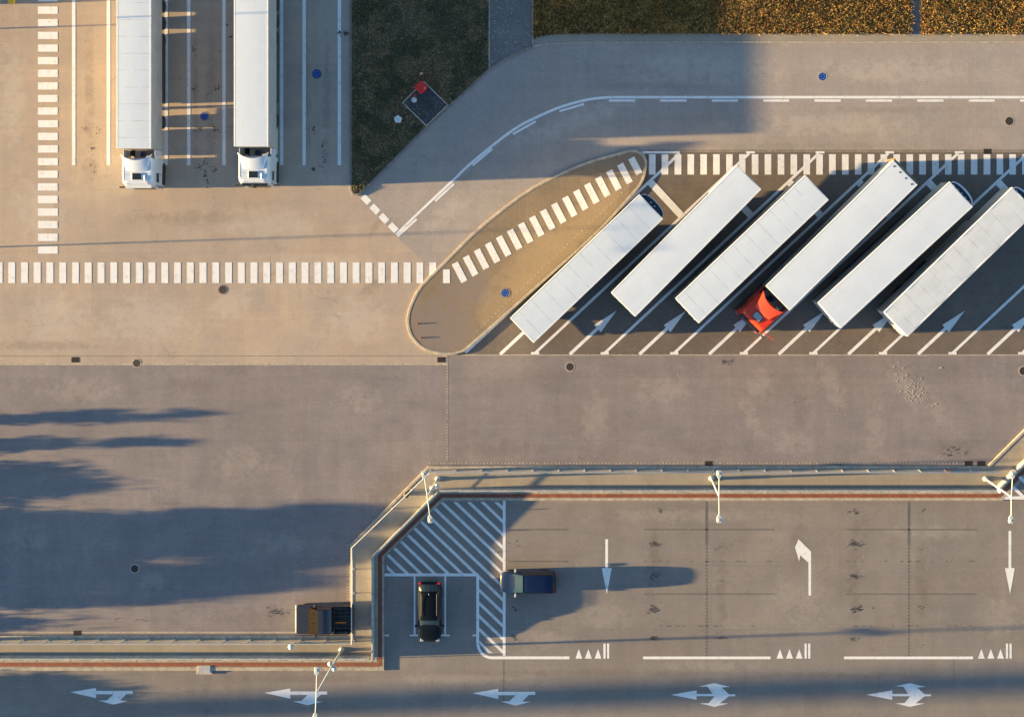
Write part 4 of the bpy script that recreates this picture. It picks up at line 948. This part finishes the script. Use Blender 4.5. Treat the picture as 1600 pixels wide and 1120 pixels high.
m = MB(); m.tube((0, 0, 0), (0, 0, .5), .09, n=12); m.build('pipe', M['metal'], r)
m = MB(); m.lathe([(.21, 0), (.22, .06), (.12, .14), (.02, .17)], 'z', (0, 0, .45), 14); m.build('cap', M['lampw'], r, smooth=True)
r = empty('valve_post', P(650, 150.8, .14), 0, 'tiny red valve post next to the white vent', 'valve')
m = MB(); m.tube((0, 0, 0), (0, 0, .35), .05, n=8); m.build('stem', M['redbox'], r); m = MB(); m.lathe([(.1, 0), (.1, .04)], 'z', (0, 0, .35), 10); m.build('wheel', M['redbox'], r)
r = empty('hydrant_sign', P(661, 117.5, .07), R(35), 'small red and white sign post in the grass above the slab', 'sign')
m = MB(); m.tube((0, 0, 0), (0, 0, 1.3), .03, n=8); m.build('post', M['redbox'], r)
m = MB(); m.box(-.2, .2, -.03, .03, .95, 1.3); m.build('plate', M['redbox'], r); m = MB(); m.box(-.09, .09, -.045, .045, .98, 1.315); m.build('white_stripe', M['lampw'], r)
r = empty('concrete_cap', P(622.5, 187, .07), 0, 'pale five sided concrete cap lying in the grass verge', 'concrete block')
m = MB(); m.prism([(.33*math.cos(R(90+72*k)), .33*math.sin(R(90+72*k))) for k in range(5)], 0, .3); m.build('cap', M['frame_w'], r, bevel=.03)
m = MB(); m.lathe([(.05, .3), (.05, .33)], 'z', (0, 0, 0), 8); m.build('bolt', M['metal'], r)
r = empty('grit_box', P(20, 2.5, 0), 0, 'yellow box at the top left corner', 'box'); m = MB(); m.box(-.2, .2, -.18, .18, 0, .4); m.build('bin', M['yellow'], r, bevel=.03); m = MB(); m.box(-.23, .23, -.21, .21, .4, .46); m.build('lid', M['yellow'], r, bevel=.02)
for (u, v), lb in (((652, 505.5), 'small orange marker post on the rounded end of the island, upper'), ((657.5, 527.5), 'small orange marker post on the rounded end of the island, lower')):
    r = empty('marker_post', P(u, v, .13), 0, lb, 'post', 'orange marker posts on the island'); m = MB(); m.tube((0, 0, 0), (0, 0, .07), .06, .05, 10); m.build('base', M['black'], r); m = MB(); m.tube((0, 0, .07), (0, 0, .16), .05, .04, 10); m.build('cap', M['amber'], r)
r = empty('cable_box', P(320, 1044, .1), 0, 'white service box in the lower left kerb beside the red band', 'box'); m = MB(); m.box(-.62, .62, -.42, .42, 0, .03); m.box(-.5, .5, -.3, .3, .03, .08); m.build('housing', M['parapet'], r, bevel=.03); m = MB(); m.box(-.44, .44, -.24, .24, .08, .09); m.build('lid', M['metal'], r)
r = empty('floodlight', P(459, 1004, .12), 0, 'small white dome lamp on the walkway left of the tall lamp', 'lamp'); m = MB(); m.tube((0, 0, 0), (0, 0, .9), .05, n=8); m.build('post', M['metal'], r); m = MB(); m.lathe([(.16, 0), (.24, .08), (.2, .2), (.05, .26)], 'z', (0, 0, .9), 14); m.build('dome', M['lampw'], r, smooth=True)
r = empty('litter_bin', P(637, 770, .12), 0, 'dark green litter bin by the bent railing', 'bin'); m = MB(); m.lathe([(.16, 0), (.2, .1), (.2, .75)], 'z', (0, 0, 0), 12); m.build('bin', mat('bin_green', (.02, .06, .035), .5), r); m = MB(); m.lathe([(.22, 0), (.22, .06), (.1, .12)], 'z', (0, 0, .75), 12); m.build('lid', M['black'], r)
r = empty('hydrant', P(1481, 735, .12), 0, 'small orange hydrant at the foot of the long railing', 'hydrant'); m = MB(); m.lathe([(.12, 0), (.1, .3), (.14, .36), (.05, .5)], 'z', (0, 0, 0), 12); m.build('barrel', M['amber'], r); m = MB(); m.tube((-.16, 0, .3), (.16, 0, .3), .05, n=8); m.build('outlet', M['amber'], r)

# ---------------------------------------------------------------- beyond the left edge: shrubs, trees and the pylon that throw the long shadows
def bush(name, uv, h, r, label, n=2600, z0=.1, shape='round', grp='trees past the left edge'):
    root = empty(name, P(*uv), 0, label, 'tree', grp)
    m = MB(); m.tube((0, 0, 0), (0, 0, h*.7), .09, .04, 8)
    for k in range(6): q = k*1.05; m.tube((0, 0, h*(.15+.08*k)), (math.cos(q)*r*.6, math.sin(q)*r*.6, h*(.35+.08*k)), .04, .015, 6)
    m.build('trunk', M['bark'], root)
    m = MB(); cl = []
    for _ in range(int(16+44*r*h/3)):
        t = random.random(); z = z0+(h-z0)*t
        rr = r*(math.sqrt(max(0, 1-(2*t-1)**2))*.6+.4*(1-t)) if shape == 'round' else r*(.95 if t < .8 else .95*(1-t)/.2+.15)
        q = random.uniform(0, 6.28); k = math.sqrt(random.random())*rr; cl.append((Vector((math.cos(q)*k, math.sin(q)*k, z)), random.uniform(.16, .34)*(1 if r > .8 else .6)))
    for _ in range(n):
        c0, cr = random.choice(cl); c = c0+Vector((random.gauss(0, cr), random.gauss(0, cr), random.gauss(0, cr*.8)))
        if c.z < .05: continue
        a = Vector((random.gauss(0, 1), random.gauss(0, 1), random.gauss(0, 1))).normalized(); b_ = a.cross(Vector((random.gauss(0, 1), random.gauss(0, 1), random.gauss(0, 1)))).normalized()
        s = random.uniform(.07, .15); m.add([c-a*s, c+b_*s*.6, c+a*s, c-b_*s*.6], [(0, 1, 2, 3)])
    m.build('crown', M['leaf'], root); return root
bush('columnar_shrub', (-300, 665), 3.4, .42, 'slim columnar shrub past the left edge, northernmost', shape='col', n=2200)
bush('columnar_shrub', (-300, 708), 3.2, .58, 'slim columnar shrub past the left edge, second', shape='col', n=2400)
bush('round_tree', (-300, 768), 2.4, 1.55, 'low round tree past the left edge', n=5500, shape='col')
bush('round_tree', (-300, 840), 5.3, 1.45, 'tall round tree past the left edge', n=17000, shape='col')
bush('round_tree', (-300, 886), 5.1, 1.75, 'broad tree past the left edge', n=20000, shape='col')
bush('round_tree', (-300, 930), 4.2, 1.9, 'lower broad tree past the left edge', n=13000)
bush('round_tree', (-300, 985), 1.9, 1.0, 'small shrub past the left edge', n=2500)
bush('round_tree', (-300, 1095), 2.55, 2.2, 'wide low tree past the left edge', n=7000)
r = empty('sign_pylon', P(-2700, 1204, 0), 0, 'tall plain pylon past the left edge', 'pylon'); m = MB(); m.box(-.3, .3, -1.0, 1.0, 0, 27); m.build('mast', M['metal'], r); m = MB(); m.box(-.5, .5, -1.4, 1.4, -.1, .3); m.build('plinth', M['kerb'], r)
